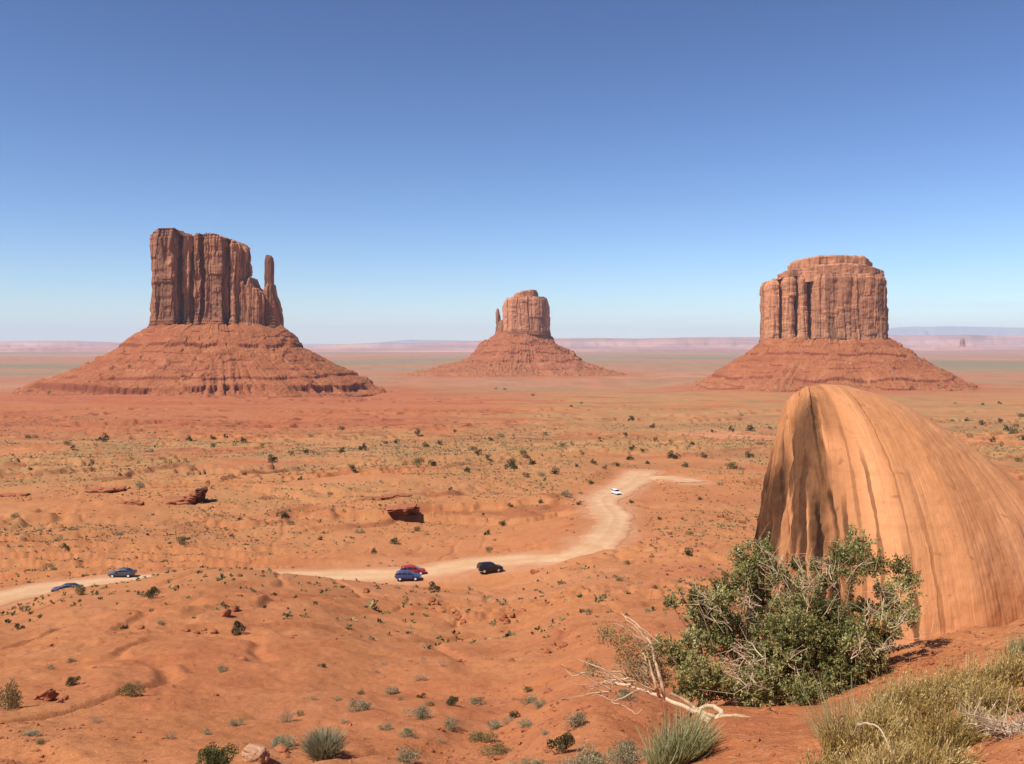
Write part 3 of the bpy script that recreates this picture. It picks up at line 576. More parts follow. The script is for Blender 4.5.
def talus(name, parent, px0, mpp, left, right, ax, by, ledges, seed, nr=250, veg0=0.0):
    """left / right: (row, column) down the two sides; ax, by: half sizes of the top; ledges: (row, cliff height in rows, reach in rows, notch)"""
    rows = np.linspace(left[0][0], max(left[-1][0], right[-1][0]), nr)
    rl = (px0 - np.interp(rows, [a for a, b in left], [b for a, b in left])) * mpp; rr = (np.interp(rows, [a for a, b in right], [b for a, b in right]) - px0) * mpp
    z = -(rows - HOR) * mpp
    th = np.radians(np.r_[np.arange(160, 380, 0.30), np.arange(380, 520, 2.0)]); C = np.cos(th)[:, None]; S = np.sin(th)[:, None]; nt = len(th)
    w = smooth(-0.9, 0.9, C); r0 = rl * (1 - w) + rr * w; b = np.maximum(by + (r0 - ax) * 0.92, 5.0)
    R = 1.0 / np.sqrt((C / np.maximum(r0, 1)) ** 2 + (S / b) ** 2)
    arc = th[:, None] * 1.0; X = R * C; Y = R * S
    # gullies and fans down the slope
    f = (np.arange(nr) / nr)[None, :]
    g = n2(arc * 17 + .6 * n2(arc * 6, f * 5, seed + 1), f * 1.6, seed + 2); g2 = n2(arc * 46, f * 4, seed + 3)
    env = smooth(0.10, 0.75, f)
    R = R + smooth(.12, .7, f) * (n2(arc * 2.3 + .5, f * .8, seed + 13) * 9 + n2(arc * 5.5, f * 1.5, seed + 14) * 7 - 7) * mpp / 2
    R = R + env * (np.abs(g) * 8 - 2.5 + g2 * 1.5) * smooth(-.3, .4, n2(arc * 4, f * 2, seed + 15)) * mpp / 2 + fbm3(X / 60, Y / 60, z[None, :] / 30, seed + 4, 3) * 10 * smooth(0, .2, f) * mpp / 2
    Zn = np.broadcast_to(z[None, :], R.shape).copy() + (1 - smooth(0, .16, f)) * (2.6 * n2(arc * 9, arc * 0, seed + 11) + 1.6 * n2(arc * 27, arc * 0, seed + 12)) * mpp * .6; led = np.zeros_like(Zn)
    for k, (row, hc, reach, notch) in enumerate(ledges):
        zl = -(row - HOR) * mpp + 1.6 * mpp * n2(arc * 4, arc * 0 + k, seed + 20 + k); m = smooth(-0.2, 0.25, n2(arc * 6, arc * 0 + 3 * k, seed + 40 + k) + .5 * n2(arc * 22, f * 6, seed + 50 + k) + (.42 if notch else -.05))
        ch = hc * mpp; rc = reach * mpp; t = (zl - Zn) / rc; ins = (t > 0) & (t < 1)
        e = 0.07; zm = np.where(t < e, zl - t / e * ch, zl - ch - (t - e) / (1 - e) * (rc - ch))
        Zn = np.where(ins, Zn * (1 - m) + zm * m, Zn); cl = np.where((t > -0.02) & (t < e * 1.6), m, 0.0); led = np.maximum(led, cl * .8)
        R = R + cl * ((np.abs(n2(arc * 85 + n2(arc * 20, f * 0, seed), f * 2, seed + 60 + k)) * 9 - 3) * smooth(-.3, .3, n2(arc * 14, f * 0 + k, seed + 90)) * notch + n2(arc * 300, f * 9, seed + 70 + k) * 1.3) * mpp / 2
    X = R * C; Y = R * S
    rub = np.maximum(fbm3(X / 9, Y / 9, Zn / 9, seed + 6, 3), 0) * 3.6 + n3(X / 3.4, Y / 3.4, Zn / 3.4, seed + 7) * .9
    blk = smooth(.30, .42, n3(X / 11, Y / 11, Zn / 11, seed + 8)) * smooth(-.2, .4, n3(X / 50, Y / 50, Zn / 40, seed + 9)); rub = rub + blk * 3.2
    Zn = Zn + rub * mpp / 2 * smooth(0.02, .1, f) * (1 - led)
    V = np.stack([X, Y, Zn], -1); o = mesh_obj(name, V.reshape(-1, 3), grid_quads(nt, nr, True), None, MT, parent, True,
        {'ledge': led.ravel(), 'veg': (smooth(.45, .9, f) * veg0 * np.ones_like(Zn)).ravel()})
    o.data.flip_normals(); return o

def butte(label, px0, F):
    return tag(empty('sandstone_butte', ((px0 - 512) * F / FPX, F, 0)), label, 'butte', 'great buttes standing on the desert plain')

# the broad butte at the left with its free-standing spire
b = butte('broad flat topped red butte with a thin free standing spire beside its tower', 217, 1900.0); m = 1900.0 / FPX
tower('rock_tower', b, [(153, 5), (154.5, -20), (163, -32), (172, -40), (181, -42), (183, 4), (186, 4), (188, -22), (193, -25), (194.5, 2), (197, 0), (199, -25), (203, -33), (204.5, -8), (207, -8), (209, -34), (216, -44), (229, -46), (231, -8), (233.5, -8), (235, -36), (240, -37), (245, -22), (246, 8), (245, 40), (236, 60), (200, 66), (165, 58), (153, 40)],
      217, m, 1900, [(149, 241), (153, 238), (156, 234.5), (160, 232), (166, 230.5), (172, 230), (182, 231), (184, 233.5), (187, 237), (196, 237), (203, 234.5), (215, 235.5), (225, 237), (230, 240), (239, 242), (243, 245), (249, 250)], 327, n=900, nv=110, seed=100, rim=2.5)
tower('rock_shoulder', b, [(238, -28), (247, -34), (254, -36), (262, -34), (267, -28), (270, -6), (268, 22), (258, 30), (240, 30)], 217, m, 1900,
      [(236, 280), (246, 281), (248, 286), (250, 285), (252, 279), (254, 278), (256, 284), (258, 288), (261, 289), (263, 292), (268, 295)], 328, n=420, nv=60, seed=130, amp=.6, lam=15, rim=3)
tower('rock_spire', b, [(264.5, 4), (265.5, -7), (269, -10), (272.5, -7), (273.5, 3), (271, 10), (266, 10)], 217, m, 1900,
      [(262, 260), (265, 257), (267, 255.6), (271, 255.8), (273, 258), (276, 262)], 329, n=200, nv=90, seed=140, amp=.28, lam=14, rim=1.0, flare=3)
tower('spire_footing', b, [(263, 8), (264, -16), (270, -22), (277, -18), (281.5, -8), (283, 6), (279, 18), (266, 18)], 217, m, 1900,
      [(262, 293), (265, 290), (270, 283), (274, 284), (276, 296), (279, 303), (281, 314), (284, 322)], 330, n=300, nv=50, seed=150, amp=.5, lam=15, rim=2, band=.35)
talus('talus_slope', b, 217, m, [(325.5, 152), (331, 141), (345, 124), (362, 97), (378, 56), (386, 34), (392, 24), (400, 12), (410, -4)],
      [(325.5, 282), (331, 289), (345, 304), (362, 331), (378, 363), (386, 376), (392, 388), (400, 404), (410, 424)], 138, 66,
      [(331, 1.4, 4, 0), (336, .9, 3, 0), (343.5, 3.2, 8, 0.2), (352, 1.0, 4, 0), (360, 1.4, 5, 0), (367, 1.0, 4, 0), (374, 2.6, 7, 0.2), (381.5, 6.5, 9, 1.0), (391, 1.3, 3, 0), (394.5, 1.8, 4, .2), (399, 1.2, 3, 0), (402.5, 1.4, 4, 0)], 200, nr=300)

# the small butte in the middle, far behind
b = butte('smallest red butte with a rounded tower, standing far off between two larger buttes', 523, 3500.0); m = 3500.0 / FPX
tower('rock_tower', b, [(503.5, 0), (505, -40), (510, -58), (522, -66), (538, -64), (545, -50), (549, -20), (548, 40), (535, 70), (512, 66), (505, 40)], 523, m, 3500,
      [(502, 306), (504, 302), (507, 299), (511, 297.7), (530, 297.3), (545, 297.6), (547, 299), (549, 306)], 333, n=520, nv=60, seed=300, amp=.8, lam=32, rim=4)
tower('cap_rock', b, [(514, 0), (514.5, -30), (520, -40), (534, -40), (538.5, -24), (538.5, 10), (530, 40), (517, 36)], 523, m, 3500,
      [(513.5, 294), (518, 293), (522, 291.5), (530, 290.3), (536, 290.2), (538, 292), (539, 294)], 299, n=260, nv=24, seed=310, amp=.6, lam=30, rim=2, flare=0, band=0)
tower('rock_spire', b, [(495.6, 0), (496.2, -9), (498, -13), (500, -8), (501, 2), (499, 12), (497, 12)], 523, m, 3500,
      [(494, 312), (496, 309), (497.5, 308.4), (499, 309.6), (500, 315), (503, 317)], 334, n=120, nv=50, seed=320, amp=.3, lam=16, rim=1, flare=5)
tower('rock_shoulder', b, [(497, 0), (498, -20), (502, -28), (507, -28), (508, 10), (500, 20)], 523, m, 3500, [(496, 323), (500, 321), (503, 320), (508, 317)], 334, n=160, nv=30, seed=330, amp=.4, lam=18, rim=2)
talus('talus_slope', b, 523, m, [(332.5, 498), (338, 490), (344, 483), (351, 475), (355, 469), (361, 460), (365, 446), (369, 430), (373, 412), (379, 388), (384, 368)],
      [(332.5, 548), (338, 552), (344, 558), (350, 567), (356, 577), (361, 586), (366, 598), (370, 610), (374, 623), (379, 642), (384, 662)], 98, 66,
      [(344, .9, 5, 0), (351, 1.4, 5, .1), (360, 1.5, 5, .2), (367, .9, 4, 0)], 400, nr=200, veg0=.5)

# the massive butte at the right
b = butte('massive dark streaked butte with a stepped domed top, rising behind the big smooth boulder', 827, 2100.0); m = 2100.0 / FPX
tower('rock_tower', b, [(766, 20), (767.5, -8), (772, -16), (777.5, -14), (779, 4), (781, -12), (789, -20), (792.5, -16), (794, 6), (796, -16), (800, -22), (804, -16), (805.5, 40), (809.5, 44), (811, -36), (818, -48), (840, -54), (864, -50), (879, -38), (885.5, -10), (886.5, 40), (882, 90), (850, 120), (800, 112), (768, 70)], 827, m, 2100,
      [(762, 283), (766, 281), (779, 279.5), (783, 276.5), (795, 276), (806, 276), (840, 274), (868, 275), (880, 276), (885, 279), (888, 290), (890, 302)], 341, n=860, nv=96, seed=500, amp=.75, joint=.55, rim=5, flare=3, band=.06)
tower('cap_tier', b, [(780, 10), (784, -6), (800, -14), (812, -34), (840, -40), (866, -38), (879, -24), (881, 20), (872, 70), (840, 100), (800, 90), (784, 50)], 827, m, 2100,
      [(779, 274), (782, 273), (790, 270), (800, 268), (812, 266), (840, 264), (860, 266), (872, 269), (880, 271.5), (882, 274)], 279, n=420, nv=30, seed=520, amp=.55, joint=.5, lam=30, rim=9, flare=2, band=0)
tower('cap_summit', b, [(790, 20), (793, 2), (812, -18), (840, -26), (862, -22), (871, -6), (872.5, 30), (862, 70), (835, 84), (804, 70)], 827, m, 2100,
      [(789, 266), (793, 263), (798, 259.8), (806, 258), (819, 256.3), (832, 255.8), (846, 255.8), (862, 257.2), (868, 260), (873, 265)], 271, n=380, nv=26, seed=530, amp=.55, joint=.5, lam=26, rim=4, flare=3, band=0)
talus('talus_slope', b, 827, m, [(339.5, 766), (348, 753), (354, 744), (364, 729), (372, 717), (378, 705), (384, 694), (390, 684), (398, 670)],
      [(339.5, 887), (347, 899), (354, 912), (367, 935), (373, 948), (379, 960), (385, 972), (391, 984), (398, 998)], 142, 100,
      [(343, .7, 3, 0), (347, .6, 3, 0), (353, 2.2, 6, .3), (360, .7, 3, 0), (365, 1.0, 4, 0), (370, .7, 3, 0), (375.5, 2.6, 6, .5), (382, 1.0, 3, 0), (385, 1.6, 4, .2), (391, 1.4, 4, .1)], 600, nr=260, veg0=.55)

# tiny butte on the horizon
tb = tag(empty('distant_butte', ((962 - 512) * 14000 / FPX, 14000.0, 0)), 'tiny hazy knob of rock far off on the horizon at the right', 'butte'); m = 14000 / FPX
tower('rock_tower', tb, [(959.8, 0), (960.4, -30), (962, -36), (964.4, -20), (965, 20), (962, 36)], 962, m, 14000, [(957, 343), (960, 340.6), (961.5, 338.2), (962.6, 338.0), (964, 339.6), (968, 343.5)], 346, n=90, nv=16, seed=640, amp=.6, lam=40, rim=4, flare=22)

# ---------------------------------------------------------------- mesas and mountains at the horizon
def range_(name, F, prof, foot, depth, seed, rough, cliff=.55, mat=None):
    px = np.arange(prof[0][0], prof[-1][0], 1.0); t = np.interp(px, [a for a, b in prof], [b for a, b in prof])
    t = t + rough * fbm2(px / 26, px * 0, seed, 4)
    V = []; X = (px - 512) * F / FPX
    for k, (u, hf) in enumerate(((-1.0, 0.0), (-.62, .16), (-.36, .38), (-.22, cliff), (-.02, .97), (.10, 1.0), (.5, 1.0), (1.0, .2))):
        wv = n2(px / 9 + 3 * k, px * 0, seed + 9) * .03 + n2(px / 40, px * 0, seed + 8) * .16
        y = F + depth * (u + (wv if 0 < k < 6 else 0)) + 0 * px; zt = -(t - HOR) * F / FPX; zb = -(foot - HOR) * F / FPX
        V.append(np.stack([X * y / F, y, zb + (zt - zb) * hf * (1 + (.12 * n2(px / 6, px * 0 + k, seed + 4) if 1 <= k <= 3 else 0))], -1))
    V = np.stack(V, 1); o = mesh_obj(name, V.reshape(-1, 3), grid_quads(len(px), V.shape[1])[:, ::-1], None, mat or MM, None, False); return tag(o, kind='structure')
range_('mesa_hills', 26000, [(-700, 343), (-200, 342), (0, 341.3), (60, 340.8), (110, 342.2), (150, 344.5), (300, 345.5), (330, 344.5), (420, 342.5), (470, 341), (500, 339.5), (560, 338.2), (600, 337.6), (640, 338.4), (700, 337.4), (760, 336.8), (830, 337), (900, 335.4), (930, 335), (980, 334.6), (1024, 335.2), (1200, 335), (1700, 337)], 352.5, 3000, 700, .5)
range_('low_mesa_hills', 17000, [(-700, 349), (0, 348.5), (100, 347.6), (200, 350), (420, 351), (540, 349.5), (640, 348.2), (760, 347.5), (880, 348.5), (960, 346.8), (1060, 347.5), (1700, 348)], 354.5, 1500, 720, .7)
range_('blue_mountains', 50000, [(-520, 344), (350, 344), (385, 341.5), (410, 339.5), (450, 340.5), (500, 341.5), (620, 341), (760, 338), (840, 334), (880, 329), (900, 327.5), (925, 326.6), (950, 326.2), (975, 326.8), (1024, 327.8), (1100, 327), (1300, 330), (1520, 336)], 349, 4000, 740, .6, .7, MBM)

# ---------------------------------------------------------------- rocks
import bmesh
def _ico(k):
    bm = bmesh.new(); bmesh.ops.create_icosphere(bm, subdivisions=k, radius=1.0)
    V = np.array([v.co[:] for v in bm.verts]); T = np.array([[v.index for v in f.verts] for f in bm.faces]); bm.free(); return V, T
ICO = {k: _ico(k) for k in (1, 2, 3, 4, 5)}
def lump(mb, c, s, seed, boxy=.5, rough=.14, rz=0.0, tilt=0.0, k=4, tint=.5):
    V, T = ICO[k]; V = V.copy()
    m = np.abs(V).max(1)[:, None]; V = V * (1 - boxy) + V / m * .85 * boxy
    V = V * (1 + rough * fbm3(V[:, 0] * 1.6 + seed, V[:, 1] * 1.6, V[:, 2] * 1.6, seed, 4)[:, None] * 1.6 + rough * .4 * np.tanh(5 * n3(V[:, 0] * 2.2, V[:, 1] * 2.2, V[:, 2] * 4 + seed, seed + 5))[:, None])
    V = V * np.asarray(s)[None, :]
    ct, st = math.cos(tilt), math.sin(tilt); V = np.stack([V[:, 0] * ct + V[:, 2] * st, V[:, 1], -V[:, 0] * st + V[:, 2] * ct], 1)
    cr, sr = math.cos(rz), math.sin(rz); V = np.stack([V[:, 0] * cr - V[:, 1] * sr, V[:, 0] * sr + V[:, 1] * cr, V[:, 2]], 1)
    mb.add(V + np.asarray(c)[None, :], T=T, tint=tint)

def rock_thing(name, px, row, parts, label, cat='rock', mat=None, group=None, k=4, sink=1.0):
    """parts: (dx px, dy m away, dz m, (sx px, sy m, sz m), boxy, tilt) round the ground point"""
    p = at(px, row); s = p.y / FPX * (.72 if name in ('rock_outcrop', 'rock_ledge') else 1.0); mb = MB()
    for i, (dx, dy, dz, sz, bx, tl) in enumerate(parts): lump(mb, (dx * s, dy, dz * sink - (1 - sink) * .3), (sz[0] * s, sz[1], sz[2] * (.5 + .5 * sink)), int(px * 7 + i * 31), bx, .16, 0.2 * (i % 3 - 1), tl, k)
    o = mb.build(name, mat or MROCK, None, False); o.location = p; return tag(o, label, cat, group)
rock_thing('rock_outcrop', 196, 504, [(-26, 2, .6, (24, 5, 1.7), .3, .0), (-8, 1, 2.0, (10, 3.2, 1.2), .5, .04), (-2, 1.2, 3.4, (9, 2.8, 1.0), .6, -.04)],
           'low rock outcrop ending in a dark overhanging block, left of the road bend', 'rock', sink=.85)
_oc = bpy.data.objects['rock_outcrop']; _mb = MB(); _s = _oc.location.y / FPX * .72
for _i, (dx, dy, dz, sz, bx, tl) in enumerate([(7, 1.0, 1.6, (4.4, 1.3, 2.9), .4, .1), (8, -.2, 4.0, (8.0, 2.2, .9), .7, -.05), (13, -.2, 4.6, (4, 1.9, .5), .6, 0), (10, .6, .2, (7, 1.4, .8), .4, 0)]): lump(_mb, (dx * _s, dy, dz), (sz[0] * _s, sz[1], sz[2]), 77 + _i * 13, bx, .18, .2 * _i, tl)
_mb.build('overhanging_block', MROCKD, _oc)['label'] = 'overhanging block with shade painted into its dark colour'  # its shaded faces are painted in as a darker rock colour
rock_thing('rock_ledge', 404, 516, [(-10, 4.0, .4, (24, 3.5, 2.0), .5, .0), (4, -.4, 3.4, (15, 4.6, .6), .75, -.10), (-14, 1.0, 2.7, (12, 3.6, .5), .7, -.12), (14, 3.4, 1.2, (5, 2.0, 1.3), .6, .1), (21, 1.0, .3, (3, .8, .6), .5, .1)],
           'flat red rock slab jutting over a black hollow above the road', 'rock', sink=.72)
rock_thing('rock_ledge', 104, 492, [(-14, 2, .6, (15, 3, 1.1), .6, -.12), (4, 1, 1.3, (13, 2.6, .9), .7, -.16), (18, 2, 1.9, (9, 2.4, .9), .6, -.1)], 'long low jagged rock ledge with dark shaded lip, far left on the plain', 'rock', sink=.5)
rock_thing('rock_ledge', 128, 504, [(-10, 1, .3, (10, 2, .9), .6, -.1), (6, 1, .8, (8, 1.8, .8), .7, .1), (16, .6, .4, (5, 1.5, .7), .6, .0)], 'crumbling broken rock ledge just below the long jagged one', 'rock', sink=.5)
rock_thing('rock_ledge', 14, 496, [(-8, 1, .4, (14, 2.4, 1.0), .6, .05), (10, 1, .7, (9, 2, .9), .7, -.05)], 'low dark rock ledge at the left edge of the plain', 'rock', sink=.4)
rock_thing('rock_ledge', 392, 497, [(-6, 1, .5, (12, 2.4, .8), .75, -.04), (14, 2, 1.1, (13, 2.2, .55), .75, .03)], 'thin flat red ledge above the hollowed slab', 'rock', sink=.35)
rock_thing('rock', 42, 700, [(0, .3, .02, (11, .34, .24), .3, -.5), (-8, .1, .0, (7, .26, .16), .3, -.4)], 'dark red jagged rock on the lower left slope beside an olive bush', 'rock')
rock_thing('rock', 254, 760, [(0, 0, .12, (13, .25, .22), .5, .2), (9, .05, .06, (6, .2, .16), .4, .1)], 'pale tan rock next to the bright green bush on the bottom edge', 'rock', MROCKT)
for i, (px, row, w, h) in enumerate([(458, 619, 7, .5), (463, 623, 5, .45), (451, 614, 5, .35), (503, 619, 6, .6), (507, 624, 6, .5), (512, 616, 4, .4), (547, 653, 6, .3), (563, 647, 7, .32), (553, 645, 5, .25), (432, 601, 6, .5), (437, 604, 4, .4), (366, 592, 5, .5), (226, 616, 6, .6), (235, 611, 5, .5), (186, 631, 7, .25), (196, 633, 6, .2), (204, 631, 5, .25), (214, 633, 6, .3),
                                     (713, 632, 7, .22), (702, 624, 5, .2), (694, 617, 5, .2), (141, 629, 5, .3), (124, 628, 5, .3), (65, 700, 4, .2), (60, 703, 5, .2), (730, 520, 8, .8), (742, 523, 7, .8), (720, 517, 6, .7), (535, 573, 9, .7)]):
    rock_thing('rock', px, row, [(0, 0, h * .25, (w * .6, h * .8, h * .6), .45, .2)], 'small broken red rock lying on the bare slope', 'rock', None, 'small broken rocks on the slopes', 3)

# the great streaked boulder
def boulder():
    C = [(736, 572, 21.5, 800, 391, 19.8, 1.7), (733, 606, 19.2, 788, 399, 19.0, 1.55), (744, 640, 17.2, 790, 397, 18.5, 1.6), (780, 655, 15.7, 800, 390, 18.5, 1.8), (830, 660, 14.8, 810, 386.5, 18.6, 1.95),
         (880, 654, 14.3, 822, 384.5, 18.7, 2.0), (930, 639, 13.95, 840, 385, 18.9, 1.95), (978, 625, 13.9, 866, 391, 19.1, 1.85), (1022, 608, 14.2, 895, 402, 19.3, 1.75), (1080, 596, 14.8, 925, 423, 19.2, 1.62),
         (1150, 590, 15.6, 954, 455, 19.0, 1.5), (1235, 585, 17.0, 1005, 494, 18.8, 1.45), (1290, 580, 19.5, 1070, 545, 18.8, 1.5), (1220, 570, 24, 1030, 525, 19.3, 1.6), (1050, 560, 27, 952, 458, 19.8, 1.7), (900, 560, 27, 870, 393, 19.8, 2.0), (800, 560, 25.5, 815, 387, 19.6, 2.2)]
    n0 = len(C); B = np.array([((a - 512) * F / FPX, F) for a, b, F, *_ in C]); Rg = np.array([((c[3] - 512) * c[5] / FPX, c[5], -(c[4] - HOR) * c[5] / FPX) for c in C]); ex = np.array([c[6] for c in C])
    idx = np.arange(-3, n0 + 4); xs = idx.astype(float); q = np.r_[np.arange(0, 11, .0115), np.arange(11, n0, .03)]; n = len(q)
    def cyc(A): return pchip(xs, A[idx % n0], q)
    B = cyc(B); Rg = cyc(Rg); ex = cyc(ex); nv = 230
    th = np.linspace(0, 1, nv)[None, :] * (math.pi / 2); e = (2.0 / ex)[:, None]
    a = 1 - np.cos(th) ** e; b = np.sin(th) ** e
    zb = np.minimum(ground_h(B[:, 0], B[:, 1]), ground_h(B[:, 0] - .5, B[:, 1])) - .35; deep = np.maximum(1 - smooth(2.2, 4.0, q), smooth(11.5, 12.5, q)); zb = zb - deep * 2.6
    X = B[:, 0, None] * (1 - a) + Rg[:, 0, None] * a; Y = B[:, 1, None] * (1 - a) + Rg[:, 1, None] * a; Z = zb[:, None] * (1 - b) + Rg[:, 2, None] * b
    # level the spacing along every line from base to crest
    D = np.sqrt(np.diff(X, axis=1) ** 2 + np.diff(Y, axis=1) ** 2 + np.diff(Z, axis=1) ** 2); S = np.concatenate([np.zeros((n, 1)), np.cumsum(D, 1)], 1)
    for i in range(n):
        t = np.linspace(0, S[i, -1], nv); X[i], Y[i], Z[i] = np.interp(t, S[i], X[i]), np.interp(t, S[i], Y[i]), np.interp(t, S[i], Z[i]); S[i] = t
    mid = np.stack([B[:, 0] * .6 + Rg[:, 0] * .4, B[:, 1] * .6 + Rg[:, 1] * .4], 1); su = np.r_[0, np.cumsum(np.hypot(*np.diff(mid, axis=0).T))]
    P = np.stack([X, Y, Z], -1); du = np.gradient(P, axis=0); dv = np.gradient(P, axis=1); Nn = np.cross(du, dv); Nn /= np.linalg.norm(Nn, axis=-1)[..., None] + 1e-9
    if Nn[400, 60, 1] > 0: Nn = -Nn
    U = np.broadcast_to(su[:, None], S.shape); V = S; f = V / S[:, -1:]
    w = U + .05 * n2(U / 1.2, V / 3.2, 801)
    L = 1 - smooth(3.7, 5.2, q + 0 * q)[:, None]; L = np.maximum(L, smooth(n0 - 1.2, n0 - .2, q)[:, None])
    L = L * (1 - .6 * smooth(.82, 1.0, f))
    calm = (1 - .72 * smooth(4.8, 6.5, q))[:, None]; off = .05 * calm * n2(U / 1.7, V / 3.5, 802) + .022 * calm * n2(w / .55, V / 4.5, 803)
    gro = 1 - smooth(0, .22, np.abs(n2(w / .50, V / 6, 804))); off = off - .014 * calm * gro * smooth(-.3, .3, n2(U / 1.6, V / 1.6, 805))
    gro2 = 1 - smooth(0, .25, np.abs(n2(w / .19, V / 3, 806))); off = off - .009 * calm * gro2
    z0 = 0 * U; ext = smooth(-.35, .15, n2(U / .5, V / 2.6, 816)); w = w + .03 * n2(U / .5, V / 2.2, 817) + .012 * n2(U * 4, V / .15, 831)
    f1 = n2(w / .55, z0 + 3 + V / 14, 807); f2 = n2(w / .24, V / 5, 808); slab = np.tanh(5 * f1) * .08 + np.tanh(9 * f2) * .05 * ext
    crk = (1 - smooth(0, .20, np.abs(n2(w / .45 + 9, z0 + V / 14, 809)))) * (.35 + .65 * ext); crk = np.maximum(crk, .8 * (1 - smooth(0, .2, np.abs(n2(w / .20 + 5, z0 + V / 6, 810)))) * (1 - ext))
    off = off + L * (slab * .4 - .10 * crk - .02)
    Q2 = q[:, None] + .08 * n2(U / .8 + 3, V / 2.6, 818) + .018 * n2(U * 3, V / .22, 819) + .012 * n2(U * 3, V / .08, 830); man = 0 * U
    for q0, hw, a0, a1, dp, dk in ((2.42, .10, .0, .93, .10, .7), (2.80, .20, .45, .97, .24, 1.0), (2.95, .15, .18, .50, .15, .8), (3.18, .06, .0, .8, .08, .6), (3.42, .10, .0, .72, .12, .9), (3.75, .10, .0, .55, .16, 1.0), (4.05, .13, .0, .38, .20, 1.0), (4.42, .07, .0, .42, .08, .8), (4.75, .05, .05, .8, .03, .45), (5.15, .06, .0, .62, .04, .6), (5.75, .10, .0, .25, .05, .7), (5.85, .04, .2, .9, .02, .35), (6.3, .06, .05, .5, .02, .3)):
        hw = hw * (1.35 if q0 < 4.3 else 1.0) * (1 + .45 * n2(V / .45, U * 2 + q0 * 9, 840)); k = (1 - smooth(hw * .55, hw, np.abs(Q2 - q0))) * smooth(a0 - .04, a0 + .04, f + .05 * n2(U / .3, V, 820)) * (1 - smooth(a1 - .12, a1 + .06, f + .07 * n2(U / .25, V / 2, 821)))
        off = off - .55 * dp * k; man = np.maximum(man, dk * k)
    off = off + L * .014 * np.tanh(6 * n2(w / .085, V / 1.8, 843))
    off = off + L * (.014 * np.tanh(6 * n3(X / .28, Y / .28, Z / .9, 832)) + .012 * np.tanh(5 * n3(X / .13, Y / .13, Z / .45, 833)) + .02 * fbm3(X * 9, Y * 9, Z * 6, 834, 2))
    off = off + .012 * fbm3(X * 4, Y * 4, Z * 4, 811, 3) * 2
    off = off * smooth(1.0, .94, f) * smooth(-.02, .05, f) if False else off * (1 - .8 * smooth(.93, 1.0, f))
    P = P + Nn * off[..., None]
    var = np.clip(L * (.55 * smooth(.05, .4, -f1) * ext + 1.0 * crk + .30 * smooth(.1, .6, n2(U / .5, V / 2.5, 812))), 0, .95)  # varnish mask, also painting shade into cracks and the left wall
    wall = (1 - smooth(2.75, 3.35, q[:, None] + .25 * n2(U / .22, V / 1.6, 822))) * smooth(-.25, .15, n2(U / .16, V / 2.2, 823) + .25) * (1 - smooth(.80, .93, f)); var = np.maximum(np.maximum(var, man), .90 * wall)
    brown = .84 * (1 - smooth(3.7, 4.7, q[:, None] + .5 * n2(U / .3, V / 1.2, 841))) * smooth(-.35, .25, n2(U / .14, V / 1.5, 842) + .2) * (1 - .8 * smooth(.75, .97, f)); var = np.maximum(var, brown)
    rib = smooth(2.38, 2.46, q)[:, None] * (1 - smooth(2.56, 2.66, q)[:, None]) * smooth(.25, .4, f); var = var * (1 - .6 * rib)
    left = (1 - smooth(2.12, 2.32, q + .12 * n2(q * 3, q * 0, 813)))[:, None] * (1 - smooth(.70, .86, f)); var = np.maximum(var, 1.0 * left)  # sunlit left face painted black in place of overhang shade
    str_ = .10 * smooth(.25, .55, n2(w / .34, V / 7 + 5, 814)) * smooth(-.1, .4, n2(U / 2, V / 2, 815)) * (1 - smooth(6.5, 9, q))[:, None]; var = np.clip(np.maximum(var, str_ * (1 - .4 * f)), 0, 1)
    o = mesh_obj('boulder', P.reshape(-1, 3), grid_quads(n, nv, True), None, MBO, None, True, {'su': U.ravel(), 'sv': V.ravel(), 'varnish_shade': var.ravel()})
    bm = bmesh.new(); bm.from_mesh(o.data); bmesh.ops.recalc_face_normals(bm, faces=bm.faces); bm.to_mesh(o.data); bm.free()
    return tag(o, 'huge smooth orange sandstone boulder with dark fluted left end, behind the big bush', 'boulder')
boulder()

# ---------------------------------------------------------------- plants
def rdir(n, up=0.0):
    d = rng.normal(size=(n, 3)); d[:, 2] += up; return d / (np.linalg.norm(d, axis=1)[:, None] + 1e-9)

